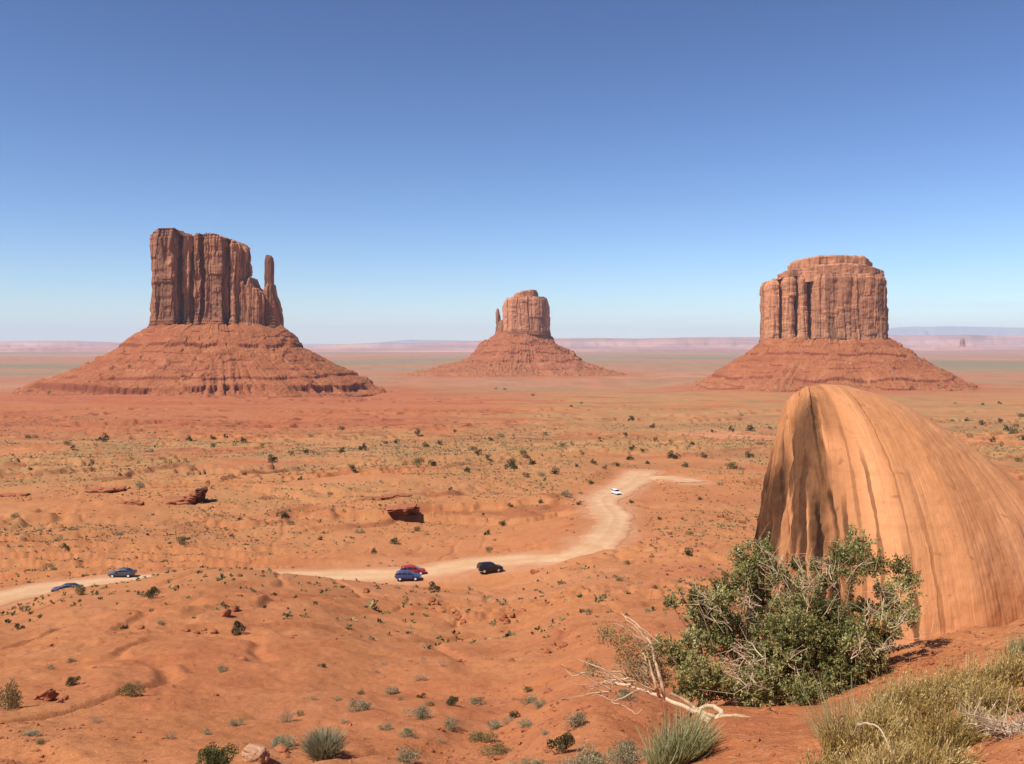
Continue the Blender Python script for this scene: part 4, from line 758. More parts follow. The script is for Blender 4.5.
def foliage(kind, n, seed, h=.75):
    """crown of unit width standing on the origin -> (leaves, stems)"""
    global rng
    keep = rng; rng = np.random.default_rng(seed); fo = MB(); st = MB()
    if kind in ('grass',):
        a = rng.uniform(0, 2 * np.pi, n); r = .22 * np.sqrt(rng.uniform(0, 1, n)); P0 = np.stack([np.cos(a) * r, np.sin(a) * r, 0 * r - .02], 1)
        ln = rng.uniform(.45, 1.0, n) * h; sp = rng.uniform(.1, .62, n); a2 = a + rng.normal(0, .5, n)
        P2 = P0 + np.stack([np.cos(a2) * sp * .75, np.sin(a2) * sp * .75, ln * (1 - .35 * sp)], 1); P1 = P0 * .55 + P2 * .45; P1[:, 2] += .12 * ln
        fo.blades(P0, P1, P2, .016 * rng.uniform(.6, 1.4, n), np.clip(rng.normal(.5, .22, n), 0, 1))
    else:
        k = 13 if kind != 'dark' else 7
        cc = np.stack([rng.uniform(-.34, .34, k), rng.uniform(-.34, .34, k), rng.uniform(.16, .72, k) * h], 1)
        rr = np.hypot(cc[:, 0], cc[:, 1]); cc[:, 2] *= np.sqrt(np.maximum(1 - (rr / .52) ** 2, .15)); cr = rng.uniform(.15, .26, k) * (1 - .3 * cc[:, 2])
        w = rng.integers(0, k, n); d = rdir(n, .25); C = cc[w] + d * (cr[w] * rng.uniform(.35, 1.05, n) ** .6)[:, None]
        C[:, 2] = np.abs(C[:, 2]) + .01; tone = rng.normal(0, .13, k)[w]
        ls = {'sage': (.075, .030), 'dark': (.075, .045), 'olive': (.080, .035), 'green': (.070, .050), 'dry': (.10, .012)}[kind]
        big = (900.0 / max(n, 1)) ** .5 if n < 900 else (900.0 / n) ** .38
        D = d * .8 + rdir(n, .6) * .7
        fo.leaves(C, D, rdir(n, .7), ls[0] * big * rng.uniform(.6, 1.3, n), ls[1] * big * rng.uniform(.7, 1.3, n), np.clip(.46 + tone + rng.normal(0, .18, n), 0, 1))
        m = max(10, n // 22); i = rng.integers(0, n, m); P2 = C[i] * 1.08; P0 = np.stack([rng.normal(0, .03, m), rng.normal(0, .03, m), 0 * i - .02], 1); P1 = P0 * .4 + P2 * .6; P1[:, 2] *= .75
        st.blades(P0, P1, P2, .016 * rng.uniform(.6, 1.3, m), np.clip(rng.normal(.4, .2, m), 0, 1))
    if not st.V:
        m = max(8, n // 14); a = rng.uniform(0, 6.28, m); P0 = np.stack([np.cos(a) * .1, np.sin(a) * .1, a * 0], 1); P2 = np.stack([np.cos(a) * rng.uniform(.2, .5, m), np.sin(a) * rng.uniform(.2, .5, m), rng.uniform(.2, .8, m) * h], 1)
        st.blades(P0, (P0 + P2) / 2 + np.array([0, 0, .08]), P2, .012, rng.uniform(.4, 1, m))
    rng = keep; return fo, st

_P = {}
def shrub_proto(kind, var, big):
    key = (kind, var, big)
    if key not in _P:
        n = {2: 3200, 1: 1300, 0: 420}[big]; h = {'grass': .95, 'sage': .62, 'dark': .80, 'olive': .68, 'green': .85, 'dry': .60}[kind]
        fo, st = foliage(kind, n if kind != 'grass' else int(n * .5), 1000 + hash_(kind) + var * 17 + big, h)
        wood = ML['dry'] if kind in ('grass', 'dry', 'sage', 'olive') else MWOOD
        if big:
            r = empty('shrub'); fo.build('foliage', ML['sage' if kind == 'grass' else kind], r); st.build('stems', wood, r)
        else:
            for V, Q, T, A in ((st.V, st.Q, st.T, st.A),): pass
            o = MB(); o.add(np.concatenate(fo.V), np.concatenate(fo.Q), tint=np.concatenate(fo.A)); o.add(np.concatenate(st.V), np.concatenate(st.Q), tint=np.concatenate(st.A), m=1)
            r = o.build('shrub', [ML[kind], wood])
        _P[key] = [r, False]
    return _P[key]
def hash_(s): return sum(ord(c) * (i + 3) for i, c in enumerate(s)) % 997

_cnt = 0
def shrub(px, row, w, kind, label, group=None, h=1.0, big=None, cat='shrub'):
    global _cnt
    _cnt += 1; p = at(px, row); s = w * p.y / FPX
    if big is None: big = 2 if w >= 30 else (1 if w >= 13 else 0)
    slot = shrub_proto(kind, _cnt % 3, big)
    if not slot[1]: o = slot[0]; slot[1] = True
    else: o = copy_tree(slot[0])
    for k in ('label', 'category', 'group'):
        if k in o: del o[k]
    s *= 1.12; o.location = p - Vector((0, 0, .03 * s)); o.rotation_euler = (0, 0, _cnt * 2.4); o.scale = (s * random.uniform(.92, 1.08), s * random.uniform(.85, 1.1), s * h)
    return tag(o, label, cat, group)

NEARG = 'low shrubs on the near red slope'
NEAR_SHRUBS = [
 (153, 599, 17, 'dark', 1.15, 'round dark bush on the crest just below the grey sedan'), (80, 595, 13, 'olive', 1.2, 'brownish bush on the crest hiding the tail of the dark blue car'),
 (240, 634, 17, 'dark', 1.1, 'solitary dark green bush right of the broken rocks on the bare hill'), (75, 685, 16, 'dark', .85, 'compact dark bush above the dark red jagged rock'),
 (131, 696, 25, 'olive', .9, 'wide grey-green bush casting shadow on the lower left slope'), (10, 708, 28, 'olive', 1.5, 'tall yellow-olive bush against the left edge of the photo'),
 (223, 672, 12, 'sage', 1.0, 'small grey bush at the foot of the low eroded bank'), (216, 772, 40, 'green', .95, 'bright green leafy bush cut off by the bottom edge'),
 (281, 747, 31, 'sage', .65, 'flat grey-green shrub directly above the pale tan rock'), (324, 759, 40, 'grass', .8, 'spiky straw-tipped clump standing right of the pale tan rock'),
 (287, 722, 19, 'dry', .9, 'dry tan brushy shrub upslope of the flat grey-green one'), (236, 725, 14, 'sage', .8, 'thin grey shrub upslope of the bright green bush'),
 (96, 723, 13, 'dry', .9, 'straw-coloured tuft below the wide grey-green bush'), (28, 736, 21, 'sage', .45, 'flat grey mat of sage near the bottom left corner'), (41, 743, 13, 'olive', .5, 'low olive mat just below the flat grey one'),
 (408, 763, 27, 'sage', .9, 'round grey sage clump at the bottom edge below the middle'), (418, 718, 27, 'sage', .7, 'broad low grey sage, second in the row below the bare slope'), (357, 711, 26, 'sage', .75, 'broad tan-grey sage, leftmost in the row below the bare slope'),
 (451, 728, 18, 'sage', .95, 'peaked grey sage standing alone between two low rows'), (408, 737, 19, 'sage', .75, 'small pale sage straight below the broad low grey one'), (385, 730, 14, 'sage', .7, 'smaller grey shrub left of the small pale sage'),
 (454, 706, 14, 'dark', 1.05, 'upright dark shrub in the row below the bare slope'), (478, 705, 17, 'sage', .8, 'twiggy grey shrub with a pale stick beside the upright dark one'), (421, 680, 13, 'dry', .8, 'tan tuft in the middle of the bare slope'),
 (391, 694, 15, 'sage', .8, 'ragged pair of sprigs at the lower edge of the bare slope'), (483, 741, 26, 'olive', .6, 'wide pale olive mat, upper of two near the bottom middle'), (498, 754, 26, 'olive', .65, 'wide pale olive mat, lower of two near the bottom middle'),
 (494, 729, 17, 'sage', .85, 'dense grey-green shrub joined to a tan twiggy one'), (507, 724, 15, 'dry', .8, 'tan twiggy shrub joined to the dense grey-green one'), (515, 718, 12, 'dark', 1.0, 'little dark tuft above the tan twiggy shrub'),
 (526, 727, 17, 'sage', .7, 'round grey-green cushion right of the tan twiggy shrub'), (529, 703, 21, 'sage', .65, 'pale spreading sage, left one of an overlapping pair'), (539, 707, 15, 'sage', .9, 'greyer rounded sage, right one of an overlapping pair'),
 (527, 692, 10, 'olive', 1.1, 'slim olive sprig above the overlapping pair of sages'), (574, 728, 24, 'sage', 1.15, 'tall feathery grey shrub below the tips of the dead branch'), (559, 754, 27, 'dark', 1.15, 'upright dark green shrub beside the grey sage mound at the bottom'),
 (592, 770, 48, 'sage', .85, 'large grey sage mound at the bottom, left of the green grass clump'), (630, 764, 42, 'sage', .9, 'large olive-grey sage touching the green grass clump'), (530, 768, 24, 'sage', .6, 'low sage cut by the bottom edge, left of the upright dark shrub'),
 (512, 768, 17, 'dry', .7, 'low tan tuft cut by the bottom edge'), (628, 701, 26, 'sage', .75, 'grey-olive shrub in the shelter of the dead branch'), (672, 606, 18, 'dark', .75, 'dark low shrub just left of the big bush'),
 (689, 555, 11, 'dark', 1.1, 'small round bush on the slope between road and boulder'), (434, 591, 12, 'dark', 1.0, 'small dark green bush just below the blue car')]
for px, row, w, kind, h, lab in NEAR_SHRUBS: shrub(px, row, w, kind, lab, NEARG, h)
for px, row, w in [(51, 669, 10), (71, 662, 9), (20, 629, 10), (25, 611, 13), (161, 624, 8), (125, 629, 8), (206, 734, 11), (322, 667, 8), (158, 699, 7), (421, 698, 10), (441, 666, 11), (383, 664, 7), (375, 672, 7), (423, 659, 6), (409, 628, 7), (620, 581, 8), (627, 564, 8), (655, 589, 6), (604, 597, 6), (50, 568, 14), (65, 549, 9), (57, 541, 8), (73, 530, 8), (118, 535, 8), (400, 700, 8), (362, 694, 9), (430, 706, 9), (345, 722, 9), (690, 585, 7), (648, 612, 8), (545, 735, 10), (440, 742, 9), (338, 700, 8), (300, 716, 10), (12, 695, 9), (170, 738, 9), (312, 700, 9)]:
    shrub(px, row, w, ['sage', 'olive', 'dry', 'sage', 'dark'][int(px + row) % 5], 'little low tuft scattered on the bare red slope', 'little tufts on the bare slopes', .8, 0)
MID = [(181, 544, 16), (511, 469, 13), (524, 457, 11), (556, 474, 10), (541, 476, 8), (526, 477, 8), (532, 464, 8), (513, 462, 7), (468, 472, 8), (432, 466, 9), (473, 450, 8), (478, 454, 8), (487, 460, 9), (468, 461, 7), (418, 465, 13), (385, 444, 7), (362, 450, 9), (341, 453, 9), (341, 430, 7), (417, 435, 7), (425, 447, 8), (397, 443, 7), (500, 437, 7), (491, 441, 7), (440, 444, 6), (562, 447, 7), (577, 467, 6), (581, 452, 5), (594, 464, 8), (604, 469, 6), (616, 466, 8), (630, 460, 10), (632, 450, 7), (625, 435, 6), (631, 419, 7), (652, 428, 7), (661, 444, 8), (655, 441, 6), (670, 458, 11), (677, 459, 9), (685, 467, 8), (704, 458, 7), (732, 469, 12), (741, 470, 8), (750, 458, 10), (751, 431, 12), (732, 432, 8), (648, 464, 6), (631, 503, 6), (511, 507, 7), (541, 503, 6), (566, 497, 12), (581, 494, 6), (579, 505, 7), (502, 526, 8), (487, 535, 7), (489, 552, 10), (394, 544, 12), (360, 533, 10), (373, 553, 9), (416, 531, 8),
       (103, 441, 11), (68, 445, 7), (151, 452, 6), (189, 441, 8), (213, 439, 7), (214, 447, 8), (226, 438, 6), (244, 442, 7), (272, 462, 14), (291, 454, 7), (307, 453, 7), (282, 518, 12), (290, 525, 9), (139, 488, 12), (15, 518, 11), (73, 449, 6), (27, 438, 6), (496, 389, 4), (505, 390, 4), (533, 396, 5), (581, 404, 5), (571, 407, 4), (631, 418, 4), (700, 421, 5), (741, 416, 5), (770, 429, 6), (712, 432, 5), (760, 445, 6), (693, 445, 6), (642, 452, 6), (600, 440, 5), (545, 436, 5), (455, 432, 5), (310, 437, 5), (262, 447, 6), (352, 470, 7), (300, 480, 7), (330, 495, 6), (245, 475, 6), (450, 490, 6), (590, 484, 6), (240, 520, 7), (320, 540, 7), (30, 470, 6), (90, 466, 5), (120, 476, 6), (660, 520, 7), (700, 500, 7), (720, 485, 7), (690, 535, 8),
       (1011, 434, 8), (967, 421, 6), (952, 421, 5), (940, 437, 7), (970, 437, 7), (981, 423, 5), (1020, 417, 7), (992, 442, 8), (1014, 433, 11), (1001, 446, 7), (996, 449, 6), (1019, 462, 9), (983, 425, 6), (1007, 431, 7), (955, 404, 4), (983, 405, 4), (1000, 404, 4), (922, 420, 4), (1000, 422, 6), (1016, 427, 6), (975, 428, 5), (1022, 440, 8)]
for px, row, w in MID: shrub(px, row, w * (.80 + .28 * ((px * 13 + row * 7) % 10) / 10), ['dark', 'olive', 'dark', 'olive', 'dark', 'sage'][int(px * 3 + row) % 6], 'rounded bush dotting the plain beyond the dirt road', 'bushes dotted over the plain', .95 + .2 * ((px * 7) % 5) / 5, 0)

# big leafy bush in front of the boulder
def big_bush():
    root_p = at(800, 706); R = empty('bush', root_p); fo = MB(); tw = MB(); br = MB()
    cl = [(760, 545, 10), (742, 557, 13), (757, 567, 17), (859, 548, 19), (854, 567, 21), (839, 557, 14), (874, 565, 13), (902, 572, 13), (905, 585, 14), (887, 597, 17), (909, 617, 13), (897, 607, 13), (730, 590, 19), (707, 605, 20), (690, 597, 11), (712, 622, 23), (708, 642, 21), (730, 630, 21), (750, 612, 21), (762, 590, 17), (780, 617, 22), (799, 605, 17), (797, 630, 24), (775, 635, 21), (819, 605, 15), (829, 615, 20), (839, 627, 20), (814, 630, 21), (819, 655, 23), (839, 655, 21), (854, 660, 21), (844, 677, 19), (869, 660, 16), (880, 640, 16), (859, 635, 17), (856, 605, 12), (804, 690, 17), (787, 680, 19), (770, 677, 17), (752, 690, 20), (735, 685, 17), (712, 677, 17), (695, 670, 18), (702, 692, 18), (687, 660, 15), (686, 690, 14), (806, 702, 11), (760, 650, 15), (790, 655, 18), (740, 665, 12), (673, 600, 6), (660, 645, 9), (676, 655, 15), (690, 640, 12), (870, 612, 14), (880, 675, 11), (775, 655, 17), (800, 668, 19), (826, 668, 19), (782, 700, 11), (830, 692, 13), (760, 668, 17), (735, 650, 17), (872, 640, 17), (893, 622, 15), (850, 640, 17), (822, 640, 17), (790, 588, 11), (808, 582, 12), (826, 580, 10), (778, 575, 12), (812, 566, 7), (795, 565, 7), (745, 700, 12), (720, 690, 14), (720, 600, 15), (700, 615, 15), (745, 575, 14), (765, 556, 12)]
    def P3(px, py, F): return np.array([(px - 512) * F / FPX, F, -(py - HOR) * F / FPX]) - np.array(root_p)
    base = np.array([0, 0, .0])
    for px, py, r in cl:
        F = 10.9 + (706 - py) / 165 * 1.5 + rng.uniform(-.35, .45); c = P3(px, py, F); g = ground_h(c[0] + root_p.x, c[1] + root_p.y)[0] - root_p.z
        c[2] = max(c[2], g + .12); rad = r * F / FPX * 1.06
        ns = int(50 * (r / 18) ** 1.6); d = rdir(ns, .15); tip = c + d * rad * rng.uniform(.25, 1.1, ns)[:, None] ** .8 * np.array([1, 1, .9]); tone = rng.normal(0, .15)
        L = []; D = []; T = []
        for t, dd in zip(tip, d):
            m = 30; ax = dd * .7 + np.array([0, 0, .55]) + rng.normal(0, .35, 3); ax /= np.linalg.norm(ax); ln = rng.uniform(.09, .19)
            f = rng.uniform(0, 1, m); q = t + ax * (f - .5)[:, None] * ln + rng.normal(0, .016, (m, 3)); L.append(q); D.append(ax + rng.normal(0, .7, (m, 3))); T.append(np.clip(.50 + tone + rng.normal(0, .10) + rng.normal(0, .15, m) + .1 * (f - .5), 0, 1))
        L = np.concatenate(L); D = np.concatenate(D); T = np.concatenate(T); n = len(L)
        fo.leaves(L, D, rdir(n, .8), rng.uniform(.028, .050, n), rng.uniform(.013, .022, n), T)
        k = 9; i = rng.integers(0, ns, k); fo.blades(np.repeat(c[None], k, 0) + rng.normal(0, .03, (k, 3)), (c + tip[i]) / 2 + rng.normal(0, .03, (k, 3)), tip[i], .012, rng.uniform(.0, .45, k), 1)
        if rng.uniform() > .16: continue
        s0 = base + np.array([c[0] * .55 + rng.normal(0, .15), .75 + rng.normal(0, .12), -.05]); mid = s0 * .55 + c * .45 + np.array([rng.normal(0, .08), rng.normal(0, .08), -.06]); pts = [s0]
        for u in (.25, .5, .75, 1): pts.append((1 - u) ** 2 * s0 + 2 * u * (1 - u) * mid + u * u * c + rng.normal(0, .025, 3))
        br.tube(pts, np.linspace(.013, .004, 5), 5, tint=rng.uniform(.0, .3))
    # bare bleached twigs pushing through the crown
    def twig(px, py, px2, py2, n, sp, w=.0058):
        tw = MB()
        for _ in range(max(3, n // 2)):
            F = 10.6 + (706 - py) / 165 * 1.4 + rng.uniform(-.3, .2); a = P3(px + rng.normal(0, sp * .5), py + rng.normal(0, sp * .5), F); e = P3(px2 + rng.normal(0, sp), py2 + rng.normal(0, sp), F + rng.uniform(-.2, .3)); a = a * .55 + e * .45
            m = (a + e) / 2 + rng.normal(0, .06, 3); pts = np.array([a, a * .55 + m * .45 + rng.normal(0, .02, 3), m, m * .5 + e * .5 + rng.normal(0, .025, 3), e]); tw.tube(pts, np.linspace(w, w * .35, 5), 4, tint=rng.uniform(.55, 1))
            for k in range(4):
                u = rng.integers(1, 4); s = pts[u]; tw.tube([s, s + (e - a) * rng.uniform(.12, .25) + rng.normal(0, .06, 3), s + (e - a) * rng.uniform(.2, .45) + rng.normal(0, .12, 3)], [w * .5, w * .4, w * .2], 3, tint=rng.uniform(.5, 1))
        tw.build('bare_twig', ML['dry'] if w > .006 else MWOOD, R)
    for a in ((800, 620, 775, 556, 9, 9), (812, 612, 800, 560, 8, 9), (815, 600, 806, 572, 8, 9), (790, 600, 772, 550, 7, 7), (830, 600, 850, 560, 5, 7), (840, 590, 822, 574, 6, 7), (745, 640, 715, 610, 6, 9), (840, 670, 865, 640, 8, 9), (800, 640, 815, 585, 6, 10), (862, 640, 880, 605, 8, 9), (872, 640, 905, 600, 7, 10), (876, 650, 918, 625, 7, 9), (870, 655, 890, 640, 9, 9), (780, 608, 735, 600, 3, 5), (770, 606, 745, 616, 3, 5), (725, 605, 700, 590, 2, 5), (770, 660, 800, 655, 5, 9)): twig(*a)
    for a in ((755, 668, 727, 668, 7, 9), (762, 655, 735, 652, 4, 6), (735, 660, 722, 680, 3, 5), (780, 672, 750, 655, 5, 7), (765, 690, 742, 668, 5, 6)): twig(*a, w=.009)
    fo.build('foliage', [ML['big'], MWOOD], R); br.build('branches', MWOOD, R)
    return tag(R, 'big dense green bush with bleached bare twigs, growing against the boulder', 'bush')
big_bush()

# dead fallen branch left of the bush
def dead_branch():
    o = at(752, 726); R = empty('dead_branch', o); b = MB(); lf = MB()
    def P3(px, py, F): return np.array([(px - 512) * F / FPX, F, -(py - HOR) * F / FPX]) - np.array(o)
    def limb(pts, w0, w1, k=8, j=.006):
        P = np.array([P3(*p) for p in pts]); s = np.r_[0, np.cumsum(np.linalg.norm(np.diff(P, axis=0), axis=1))]; q = np.linspace(0, s[-1], len(P) * 3)
        P = np.stack([pchip(s, P[:, i], q) for i in range(3)], 1) + rng.normal(0, j, (len(q), 3)); b.tube(P, np.linspace(w0, w1, len(q)), k, tint=rng.uniform(.5, 1.0)); return P
    F = 9.9
    limb([(756, 722, F - .15), (742, 727, F - .1), (728, 722, F), (712, 722, F + .1), (698, 712, F + .15), (682, 706, F + .2), (664, 698, F + .3), (645, 691, F + .4), (622, 684, F + .5), (604, 680, F + .6)], .034, .010)
    limb([(752, 719, F), (735, 716, F), (715, 716, F + .1), (700, 711, F + .2), (684, 700, F + .3), (670, 694, F + .3)], .026, .016)
    limb([(748, 724, F - .2), (730, 730, F - .15), (714, 726, F - .1), (700, 718, F)], .035, .02)
    limb([(716, 722, F), (722, 712, F + .2), (708, 706, F + .3), (696, 710, F + .3)], .035, .02)
    limb([(664, 697, F + .3), (660, 678, F + .3), (655, 660, F + .35), (650, 643, F + .4), (640, 628, F + .5), (626, 616, F + .6)], .022, .005)
    limb([(660, 697, F + .3), (656, 685, F + .2), (652, 672, F + .3), (648, 655, F + .4), (634, 640, F + .5), (616, 627, F + .6)], .018, .004)
    for _ in range(26):
        a = (rng.uniform(606, 662), rng.uniform(676, 694), F + rng.uniform(.2, .6)); e = (a[0] - rng.uniform(15, 55), a[1] - rng.uniform(-14, 30), a[2] + rng.uniform(-.2, .3)); m = ((a[0] + e[0]) / 2 + rng.normal(0, 5), (a[1] + e[1]) / 2 - rng.uniform(0, 10), a[2]); limb([a, m, e], .009, .002, 4, .006)
    for _ in range(20):
        a = (650 + rng.normal(0, 6), rng.uniform(640, 690), F + .35); e = (a[0] - rng.uniform(5, 45), a[1] - rng.uniform(10, 38), a[2] + rng.uniform(-.1, .4)); limb([a, ((a[0] + e[0]) / 2 - 4, (a[1] + e[1]) / 2 - 5, a[2] + .1), e], .007, .002, 4, .006)
    limb([(598, 676, F + .4), (585, 673, F + .5), (574, 676, F + .5), (562, 664, F + .6)], .010, .003, 4); limb([(640, 688, F + .3), (615, 700, F + .2), (594, 694, F + .3), (592, 697, F + .3)], .008, .003, 4); limb([(612, 702, F), (626, 707, F), (637, 714, F - .1), (641, 709, F - .1)], .008, .004, 4)
    limb([(737, 733, F - .2), (745, 742, F - .3), (751, 746, F - .3)], .006, .003, 4)
    for px, py, r, n in ((607, 634, 13, 220), (625, 640, 16, 260), (648, 652, 16, 320), (640, 672, 16, 300), (592, 668, 11, 170), (655, 662, 13, 260), (663, 678, 12, 240), (628, 658, 14, 200)):
        c = P3(px, py, F + .45); n = int(n * 2.0); q = c + rdir(n) * (rng.uniform(0, 1, n) ** .5 * r * F / FPX)[:, None]; lf.leaves(q, rdir(n, .5), rdir(n, .8), rng.uniform(.020, .038, n), rng.uniform(.008, .015, n), np.clip(rng.normal(.7, .2, n), 0, 1))
    b.build('branches', MWOOD, R); lf.build('foliage', ML['olive'], R)
    return tag(R, 'gnarled fallen dead branch with pale forked twigs, left of the big bush', 'dead branch')
dead_branch()

def stems_shrub(px, row, w, hpx, kind, n, label, lean=(.25, .0), thick=1.0, cat='shrub', name='shrub', spread=1.0, group=None, tw=14):
    """close shrub built of many fine stems"""
    p = at(px, row); s = p.y / FPX; W = w * s; Hh = hpx * s; R = empty(name, p); fo = MB(); st = MB()
    a = rng.uniform(0, 2 * np.pi, n); r = np.sqrt(rng.uniform(0, 1, n)); P0 = np.stack([np.cos(a) * r * W * .36, np.sin(a) * r * W * .30, 0 * r], 1)
    P0[:, 2] = ground_h(P0[:, 0] + p.x, P0[:, 1] + p.y) - p.z - .02
    cn = n2(P0[:, 0] / (W * .13) + px, P0[:, 1] / (W * .13), 3); ln = Hh * rng.uniform(.45, 1.08, n) * (1 - .35 * r ** 2) * (.80 + .45 * cn); dx = np.cos(a) * r * .45 * spread + rng.normal(0, .28, n) + lean[0]; dy = np.sin(a) * r * .4 * spread + rng.normal(0, .28, n) + lean[1]
    D = np.stack([dx, dy, np.ones(n)], 1); D /= np.linalg.norm(D, axis=1)[:, None]; P2 = P0 + D * ln[:, None]; P1 = P0 + D * (ln * .5)[:, None] + rng.normal(0, .02, (n, 3)) * Hh
    tn = np.clip(.48 + .30 * cn + .2 * n2(P0[:, 0] / (W * .3), P0[:, 1] / (W * .3), int(px)) + rng.normal(0, .18, n), 0, 1)
    fo.blades(P0, P1, P2, rng.uniform(.0035, .0065, n) * thick, tn)
    if kind == 'rabbit':
        m = n * 7; i = rng.integers(0, n, m); f = rng.uniform(.25, 1.0, m)[:, None]; C = P0[i] * (1 - f) + P2[i] * f + rng.normal(0, .008, (m, 3)); fo.leaves(C, D[i] + rng.normal(0, .45, (m, 3)), rdir(m, .6), rng.uniform(.018, .040, m), rng.uniform(.005, .010, m), np.clip(tn[i] + rng.normal(.05, .12, m), 0, 1))
    k = tw; i = rng.integers(0, n, k); st.blades(P0[i], P1[i], P2[i] + (P2[i] - P0[i]) * .12, .008 * thick, rng.uniform(.5, 1, k))
    fo.build('foliage', ML[kind], R); st.build('stems', ML['dry'], R); return tag(R, label, cat, group)
stems_shrub(676, 762, 72, 62, 'grass', 1500, 'fresh green arching grass clump below the dead branch', (.22, .0), 1.5, 'grass clump', 'grass_clump')
G = 'yellow olive brush on the near right bank'
for px, row, w, hp, n, lab in [(1016, 684, 70, 56, 1500, 'olive brush highest on the bank, close under the boulder at the right edge'), (960, 700, 92, 62, 2200, 'yellowish brush just below the bare soil at the foot of the boulder'), (905, 722, 92, 66, 2400, 'thick olive brush in the centre of the right bank'),
                               (988, 716, 70, 56, 1500, 'straw-tipped brush beside the dry tangle of twigs'), (862, 752, 96, 66, 2400, 'olive brush with a long bare stick, nearest the big bush'), (940, 752, 100, 66, 2600, 'broad dense yellow-olive brush beside the lower right corner'), (905, 792, 130, 70, 3000, 'closest brush, cut off along the bottom edge'), (833, 784, 80, 56, 1500, 'sparse greyish brush cut by the bottom edge, right of bare red soil')]:
    stems_shrub(px, row, w, hp * .86, 'rabbit', int(n * .75), lab, (.30, -.05), 1.0, 'brush', 'brush', 1.0, G, 46)
stems_shrub(842, 738, 66, 74, 'grass', 260, 'thin wispy grey-green stalks leaning beside the big bush', (-.12, .1), .9, 'grass', 'wispy_stalks')
stems_shrub(1022, 655, 26, 34, 'grass', 420, 'blue-green upright tuft at the right edge under the boulder', (.1, 0), 1.2, 'shrub')
stems_shrub(892, 618, 40, 26, 'dry', 420, 'dry straw tangle between the big bush and the boulder', (.3, 0), .9, 'dry brush', 'dry_brush')
stems_shrub(880, 655, 40, 24, 'dry', 420, 'pale dead straw spilling from the right side of the big bush', (.45, -.1), .9, 'dry brush', 'dry_brush')
def twig_tangle(px, row, label):
    p = at(px, row); s = p.y / FPX; b = MB()
    for _ in range(60):
        a = rng.uniform(0, 6.28); L = rng.uniform(18, 52) * s; e = np.array([math.cos(a) * L, math.sin(a) * L * .7, rng.uniform(.05, .6) * L]); m = e * .5 + rng.normal(0, .12 * L, 3); m[2] = abs(m[2]); b.tube([np.zeros(3) - (0, 0, .02), m * .6, m, e], [.006, .005, .004, .0015], 4, tint=rng.uniform(.4, 1))
        for k in range(3): q = m + rng.normal(0, .35 * L, 3); q[2] = abs(q[2]); b.tube([m, (m + q) / 2 + rng.normal(0, .02, 3), q], [.003, .0025, .001], 3, tint=rng.uniform(.4, 1))
    o = b.build('twig_tangle', ML['dry']); o.location = p; return tag(o, label, 'dead twigs')
twig_tangle(1008, 735, 'dry tangle of pale bare twigs on red soil at the right edge')
def stick(pts, label):
    P = np.array([at(a, c) for a, c in pts]); P[:, 2] += .03 + .30 * np.sin(np.linspace(0, math.pi, len(P))); b = MB(); o = P[0].copy(); s = np.linspace(0, 1, len(P)); q = np.linspace(0, 1, 22)
    b.tube(np.stack([pchip(s, P[:, i] - o[i], q) for i in range(3)], 1) + rng.normal(0, .004, (22, 3)), np.linspace(.009, .004, 22), 5, tint=.85); ob = b.build('stick', MWOOD); ob.location = o; return tag(ob, label, 'stick')
stick([(843, 752), (862, 764), (880, 770), (900, 786)], 'long bare curved stick lying in the olive brush')

# ---------------------------------------------------------------- low cover and loose stones
def ground_cover():
    N = 95000; px = rng.uniform(-70, 1090, N); F = np.exp(rng.uniform(0, 1, N) ** .58 * math.log(1000 / 60.0)) * 60; x = F * (px - 512) / FPX
    z, rd = ground_h(x, F, True); d = np.hypot(x, F)
    pr = (smooth(-.35, .35, fbm2(x / 60, F / 90, 71, 4)) * .6 + .7 * smooth(.0, .35, fbm2(x / 28, F / 45, 93, 4))) * (.10 + .9 * smooth(140, 300, d)) * (rd > 2.5)
    k = rng.uniform(0, 1, N) < pr * .9; x, F, z = x[k], F[k], z[k]; n = len(x); s = rng.uniform(.22, .70, n) * (1 + .9 * smooth(250, 700, F)) * np.where(rng.uniform(0, 1, n) < .06, 1.9, 1.0); m = 7
    C = np.repeat(np.stack([x, F, z], 1), m, 0); S = np.repeat(s, m); d = rdir(n * m, .5); d[:, 2] = np.abs(d[:, 2]); b = MB(); tn = np.repeat(np.clip(rng.normal(.45, .2, n), 0, 1), m)
    b.leaves(C + d * (S * .38)[:, None], d + rdir(n * m) * .5, rdir(n * m, .7), S * .62, S * .34, np.clip(tn + rng.normal(0, .1, n * m), 0, 1))
    o = b.build('sage_ground_cover', ML['cover']); tag(o, kind='stuff')
ground_cover()
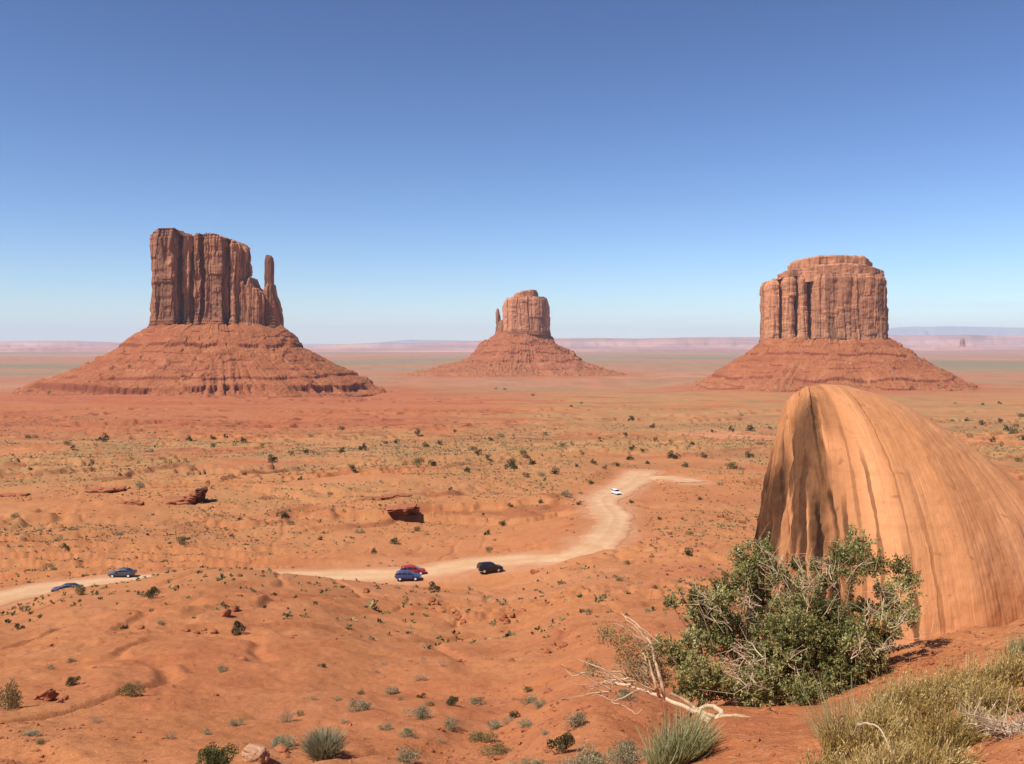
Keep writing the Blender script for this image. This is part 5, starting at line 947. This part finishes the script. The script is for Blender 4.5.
def stones():
    V0, T0 = ICO[1]; b = MB(); n = 26000
    px = rng.uniform(-60, 1090, n); F = np.exp(rng.uniform(math.log(5), math.log(330), n)); x = F * (px - 512) / FPX; z, rd = ground_h(x, F, True)
    k = (smooth(.0, .5, fbm2(x / 9 / np.maximum(F / 60, 1), F / 9 / np.maximum(F / 60, 1), 91, 3)) + .06 > rng.uniform(0, 1, n)) & (rd > .5); x, F, z = x[k], F[k], z[k]; n = len(x)
    s = np.minimum(F * .0010 * np.exp(rng.normal(0, .6, n)), .40) + .006; a = rng.uniform(0, 6.28, n)
    V = V0[None] * (1 + .3 * rng.normal(size=(n, len(V0), 1))) * (s[:, None, None] * np.array([1.2, .9, .6])); ca, sa = np.cos(a)[:, None], np.sin(a)[:, None]
    V = np.stack([V[..., 0] * ca - V[..., 1] * sa + x[:, None], V[..., 0] * sa + V[..., 1] * ca + F[:, None], V[..., 2] + z[:, None] + s[:, None] * .15], -1)
    T = (T0[None] + (np.arange(n) * len(V0))[:, None, None]).reshape(-1, 3); b.add(V.reshape(-1, 3), T=T); o = b.build('loose_stones', MROCK); tag(o, kind='stuff')
stones()

# ---------------------------------------------------------------- cars
MBLK = mat_flat('black_rubber', (.02, .02, .02), .8, 0, .3); MGLS = mat_flat('dark_car_glass', (.012, .014, .018), .08, 0, .7); MRIM = mat_flat('alloy_rim', (.75, .75, .76), .35, .0, .6)
MLAMP = mat_flat('lamp_glass', (.82, .82, .80), .15, 0, .8); MTAIL = mat_flat('tail_lamp_red', (.35, .02, .015), .25, 0, .6); MTRIM = mat_flat('dark_trim', (.03, .03, .032), .6)
def make_car(label, paint, kind, px, row, heading, L=4.6, slow=1.0):
    """heading: degrees, direction the nose points (0 = right in the picture, 90 = away)"""
    M = mat_flat('car_paint', paint, .42, .0, .4, .25); Wd = 1.82; s = L / 4.6
    if kind == 'suv': st = [(-2.30, .62, 0.98, 1.02), (-2.26, .42, 1.02, 1.22), (-2.16, .36, 1.03, 1.56), (-1.9, .34, 1.03, 1.70), (-.9, .33, 1.03, 1.74), (.2, .33, 1.02, 1.70), (.55, .33, 1.02, 1.58), (1.22, .34, 1.02, 1.06), (1.3, .34, 1.01, 1.03), (2.0, .36, .92, .94), (2.25, .42, .78, .80), (2.32, .55, .66, .68)]
    elif kind == 'hatch': st = [(-2.20, .60, .90, .94), (-2.16, .40, .95, 1.12), (-2.0, .34, .97, 1.36), (-1.7, .31, .97, 1.52), (-.9, .29, .97, 1.57), (.1, .29, .96, 1.53), (.45, .29, .95, 1.42), (1.18, .30, .95, .99), (1.3, .30, .94, .96), (2.0, .33, .84, .86), (2.2, .40, .70, .72), (2.26, .5, .6, .62)]
    else: st = [(-2.32, .60, .86, .88), (-2.27, .40, .95, .98), (-1.75, .33, .98, 1.02), (-1.62, .31, .97, 1.06), (-1.05, .29, .96, 1.36), (-.55, .28, .95, 1.43), (.15, .28, .94, 1.42), (.45, .28, .93, 1.33), (1.15, .29, .92, .96), (1.28, .29, .91, .93), (2.0, .32, .80, .82), (2.24, .40, .68, .70), (2.32, .5, .58, .6)]
    st = np.array(st); xs = np.unique(np.r_[np.linspace(st[0, 0], st[-1, 0], 46), st[:, 0]]); lo, be, to = (np.interp(xs, st[:, 0], st[:, i]) for i in (1, 2, 3)); n = len(xs)
    hw = Wd / 2 * (1 - .16 * (np.abs(xs) / 2.3) ** 4); cab = np.clip((to - be) / .5, 0, 1)
    def ring(i):
        w, t, c = hw[i], to[i], cab[i]; wr = w * (1 - .24 * c)
        h = [(w * .86, lo[i]), (w * .97, lo[i] + .12), (w, (lo[i] + be[i]) / 2), (w * .975, be[i]), (wr * 1.0 if c > .05 else w * .93, max(t - .10 * c, be[i] + .003)), (wr * .86, t - .015 * c + .004), (0, t + .03)]
        return [(y, z) for y, z in h] + [(-y, z) for y, z in h[::-1][1:]]
    V = np.array([[(xs[i], y, z) for y, z in ring(i)] for i in range(n)]); nr = V.shape[1]; b = MB(); b.add(V.reshape(-1, 3), grid_quads(n, nr), tint=.5)
    for e in (0, n - 1): b.add(V[e], T=[(0, k, k + 1) if e else (0, k + 1, k) for k in range(1, nr - 1)])
    b.add(np.array([[(xs[i], sg * hw[i] * .86, lo[i]) for sg in (1, -1)] for i in range(n)]).reshape(-1, 3), grid_quads(n, 2))
    p = at(px, row, 138); car = empty('parked_car', p + Vector((0, 0, .17)), math.radians(heading), s); bm_ = b.build('body', M, car, True)
    def strip_(name, i0, i1, r0, r1, mirror=False, mat=MGLS, up=.012, a=.08, c=.92):
        q = MB()
        for sg in ((1, -1) if mirror else (1,)):
            G = np.array([[V[i, r0] * (1 - a) + V[i, r1] * a, V[i, r0] * (1 - c) + V[i, r1] * c] for i in range(i0, i1 + 1)]); G[..., 1] += up; G[..., 2] += up * .3; G[..., 1] *= sg
            q.add(G.reshape(-1, 3), grid_quads(len(G), 2))
        return q.build(name, mat, car)
    ci = np.nonzero(cab > .42)[0]; i0, i1 = ci[0], ci[-1]; cut = [i0, i0 + (i1 - i0) * 36 // 100, i0 + (i1 - i0) * 68 // 100, i1]
    for sg in (1, -1):
        for k in range(3):
            q = MB(); G = np.array([[V[i, 3] * .90 + V[i, 4] * .10, V[i, 3] * .08 + V[i, 4] * .92] for i in range(cut[k] + (1 if k else 0), cut[k + 1] + 1)]); G[..., 1] = (G[..., 1] + .012) * sg; q.add(G.reshape(-1, 3), grid_quads(len(G), 2)); q.build('side_window', MGLS, car)
    def across(name, ia, ib, mat=MGLS):
        q = MB(); G = np.array([[(xs[i] + dx, y, to[i] + .035 - .03 * (abs(y) / hw[i]) ** 2) for y in np.linspace(-hw[i] * (.92 - .22 * cab[i]), hw[i] * (.92 - .22 * cab[i]), 7)] for i in range(ia, ib + 1) for dx in (0,)]); q.add(G.reshape(-1, 3), grid_quads(len(G), 7)); return q.build(name, mat, car)
    fr = [i for i in range(i1 - 6, n) if .06 < cab[i] < .92 and xs[i] > 0]; across('windscreen', fr[0], fr[-1]); re = [i for i in range(0, i0 + 9) if .06 < cab[i] < .9 and xs[i] < 0]; across('rear_window', re[0], re[-1])
    for sx in (-1, 1):
        for sy in (-1, 1):
            r = .345 if kind == 'suv' else .315; w = MB(); cx, cy = sx * 1.36, sy * (Wd / 2 - .10); ty = MB(); a = np.linspace(0, 2 * np.pi, 25)[:-1]; pr = [(-.11, .55), (-.11, .92), (-.08, 1.0), (.08, 1.0), (.11, .92), (.11, .60), (.085, .58)]
            TV = np.array([[(cx + math.cos(t) * r * q, cy + sy * o, r + math.sin(t) * r * q) for o, q in pr] for t in a]); ty.add(TV.reshape(-1, 3), grid_quads(24, len(pr), True)); ty = ty.build('wheel', MBLK, car, True)
            rm = MB(); rm.add(np.concatenate([[(cx, cy + sy * .10, r)], [(cx + math.cos(t) * r * .62 * (1 if k % 4 else .8), cy + sy * .112, r + math.sin(t) * r * .62 * (1 if k % 4 else .8)) for k, t in enumerate(a)]]), T=[(0, k + 1, (k + 1) % 24 + 1) for k in range(24)]); rm.build('rim', MRIM, ty)
    for sy in (-1, 1):
        h = MB(); h.box((2.08, sy * .60 - .19, to[-3] - .20), (2.24, sy * .60 + .19, to[-3] - .06)); h.build('headlight', MLAMP, car); t = MB(); t.box((-2.32, sy * .66 - .14, be[1] - .28), (-2.20, sy * .66 + .14, be[1] - .06)); t.build('tail_light', MTAIL, car)
        m = MB(); m.box((.72, sy * (Wd / 2 + .09) - .09, be[n // 2] + .02), (.90, sy * (Wd / 2 + .09) + .09, be[n // 2] + .16)); m.build('wing_mirror', M, car)
    g = MB(); g.box((2.20, -.52, .42), (2.345, .52, .56)); g.build('front_grille', MTRIM, car); g = MB(); g.box((-2.345, -.26, .56), (-2.26, .26, .68)); g.build('number_plate', MRIM, car)
    return tag(car, label, 'car', 'cars on the dirt road')
make_car('blue car side on, in front of the red car', (.028, .055, .16), 'hatch', 408, 580.5, 2)
make_car('red car half hidden behind the blue car', (.32, .018, .015), 'hatch', 413, 575.0, 8)
make_car('black four wheel drive heading up the road, right of the blue car', (.006, .006, .008), 'suv', 490, 572.5, 20)
make_car('dark grey sedan facing left, parked beyond the hill crest', (.045, .060, .085), 'sedan', 122, 577.5, 183)
make_car('dark blue sedan half hidden by the crest at far left', (.018, .022, .075), 'sedan', 67, 593.5, 190)
make_car('tiny white car far up the road by the turnout', (.80, .80, .80), 'hatch', 616, 494.8, 288)

# ---------------------------------------------------------------- the air
hz = MB(); hz.box((-60500, -60500, -136), (60500, 60500, 1120))
mh = bpy.data.materials.new('desert_haze'); mh.use_nodes = True; nt = mh.node_tree
for n in list(nt.nodes):
    if n.type != 'OUTPUT_MATERIAL': nt.nodes.remove(n)
pv = nt.nodes.new('ShaderNodeVolumePrincipled'); pv.inputs['Density'].default_value = 2.5e-5; pv.inputs['Color'].default_value = (0.70, 0.84, 1.0, 1)
nt.links.new(pv.outputs[0], nt.nodes['Material Output'].inputs['Volume'])
ho = hz.build('haze', mh); tag(ho, kind='stuff')
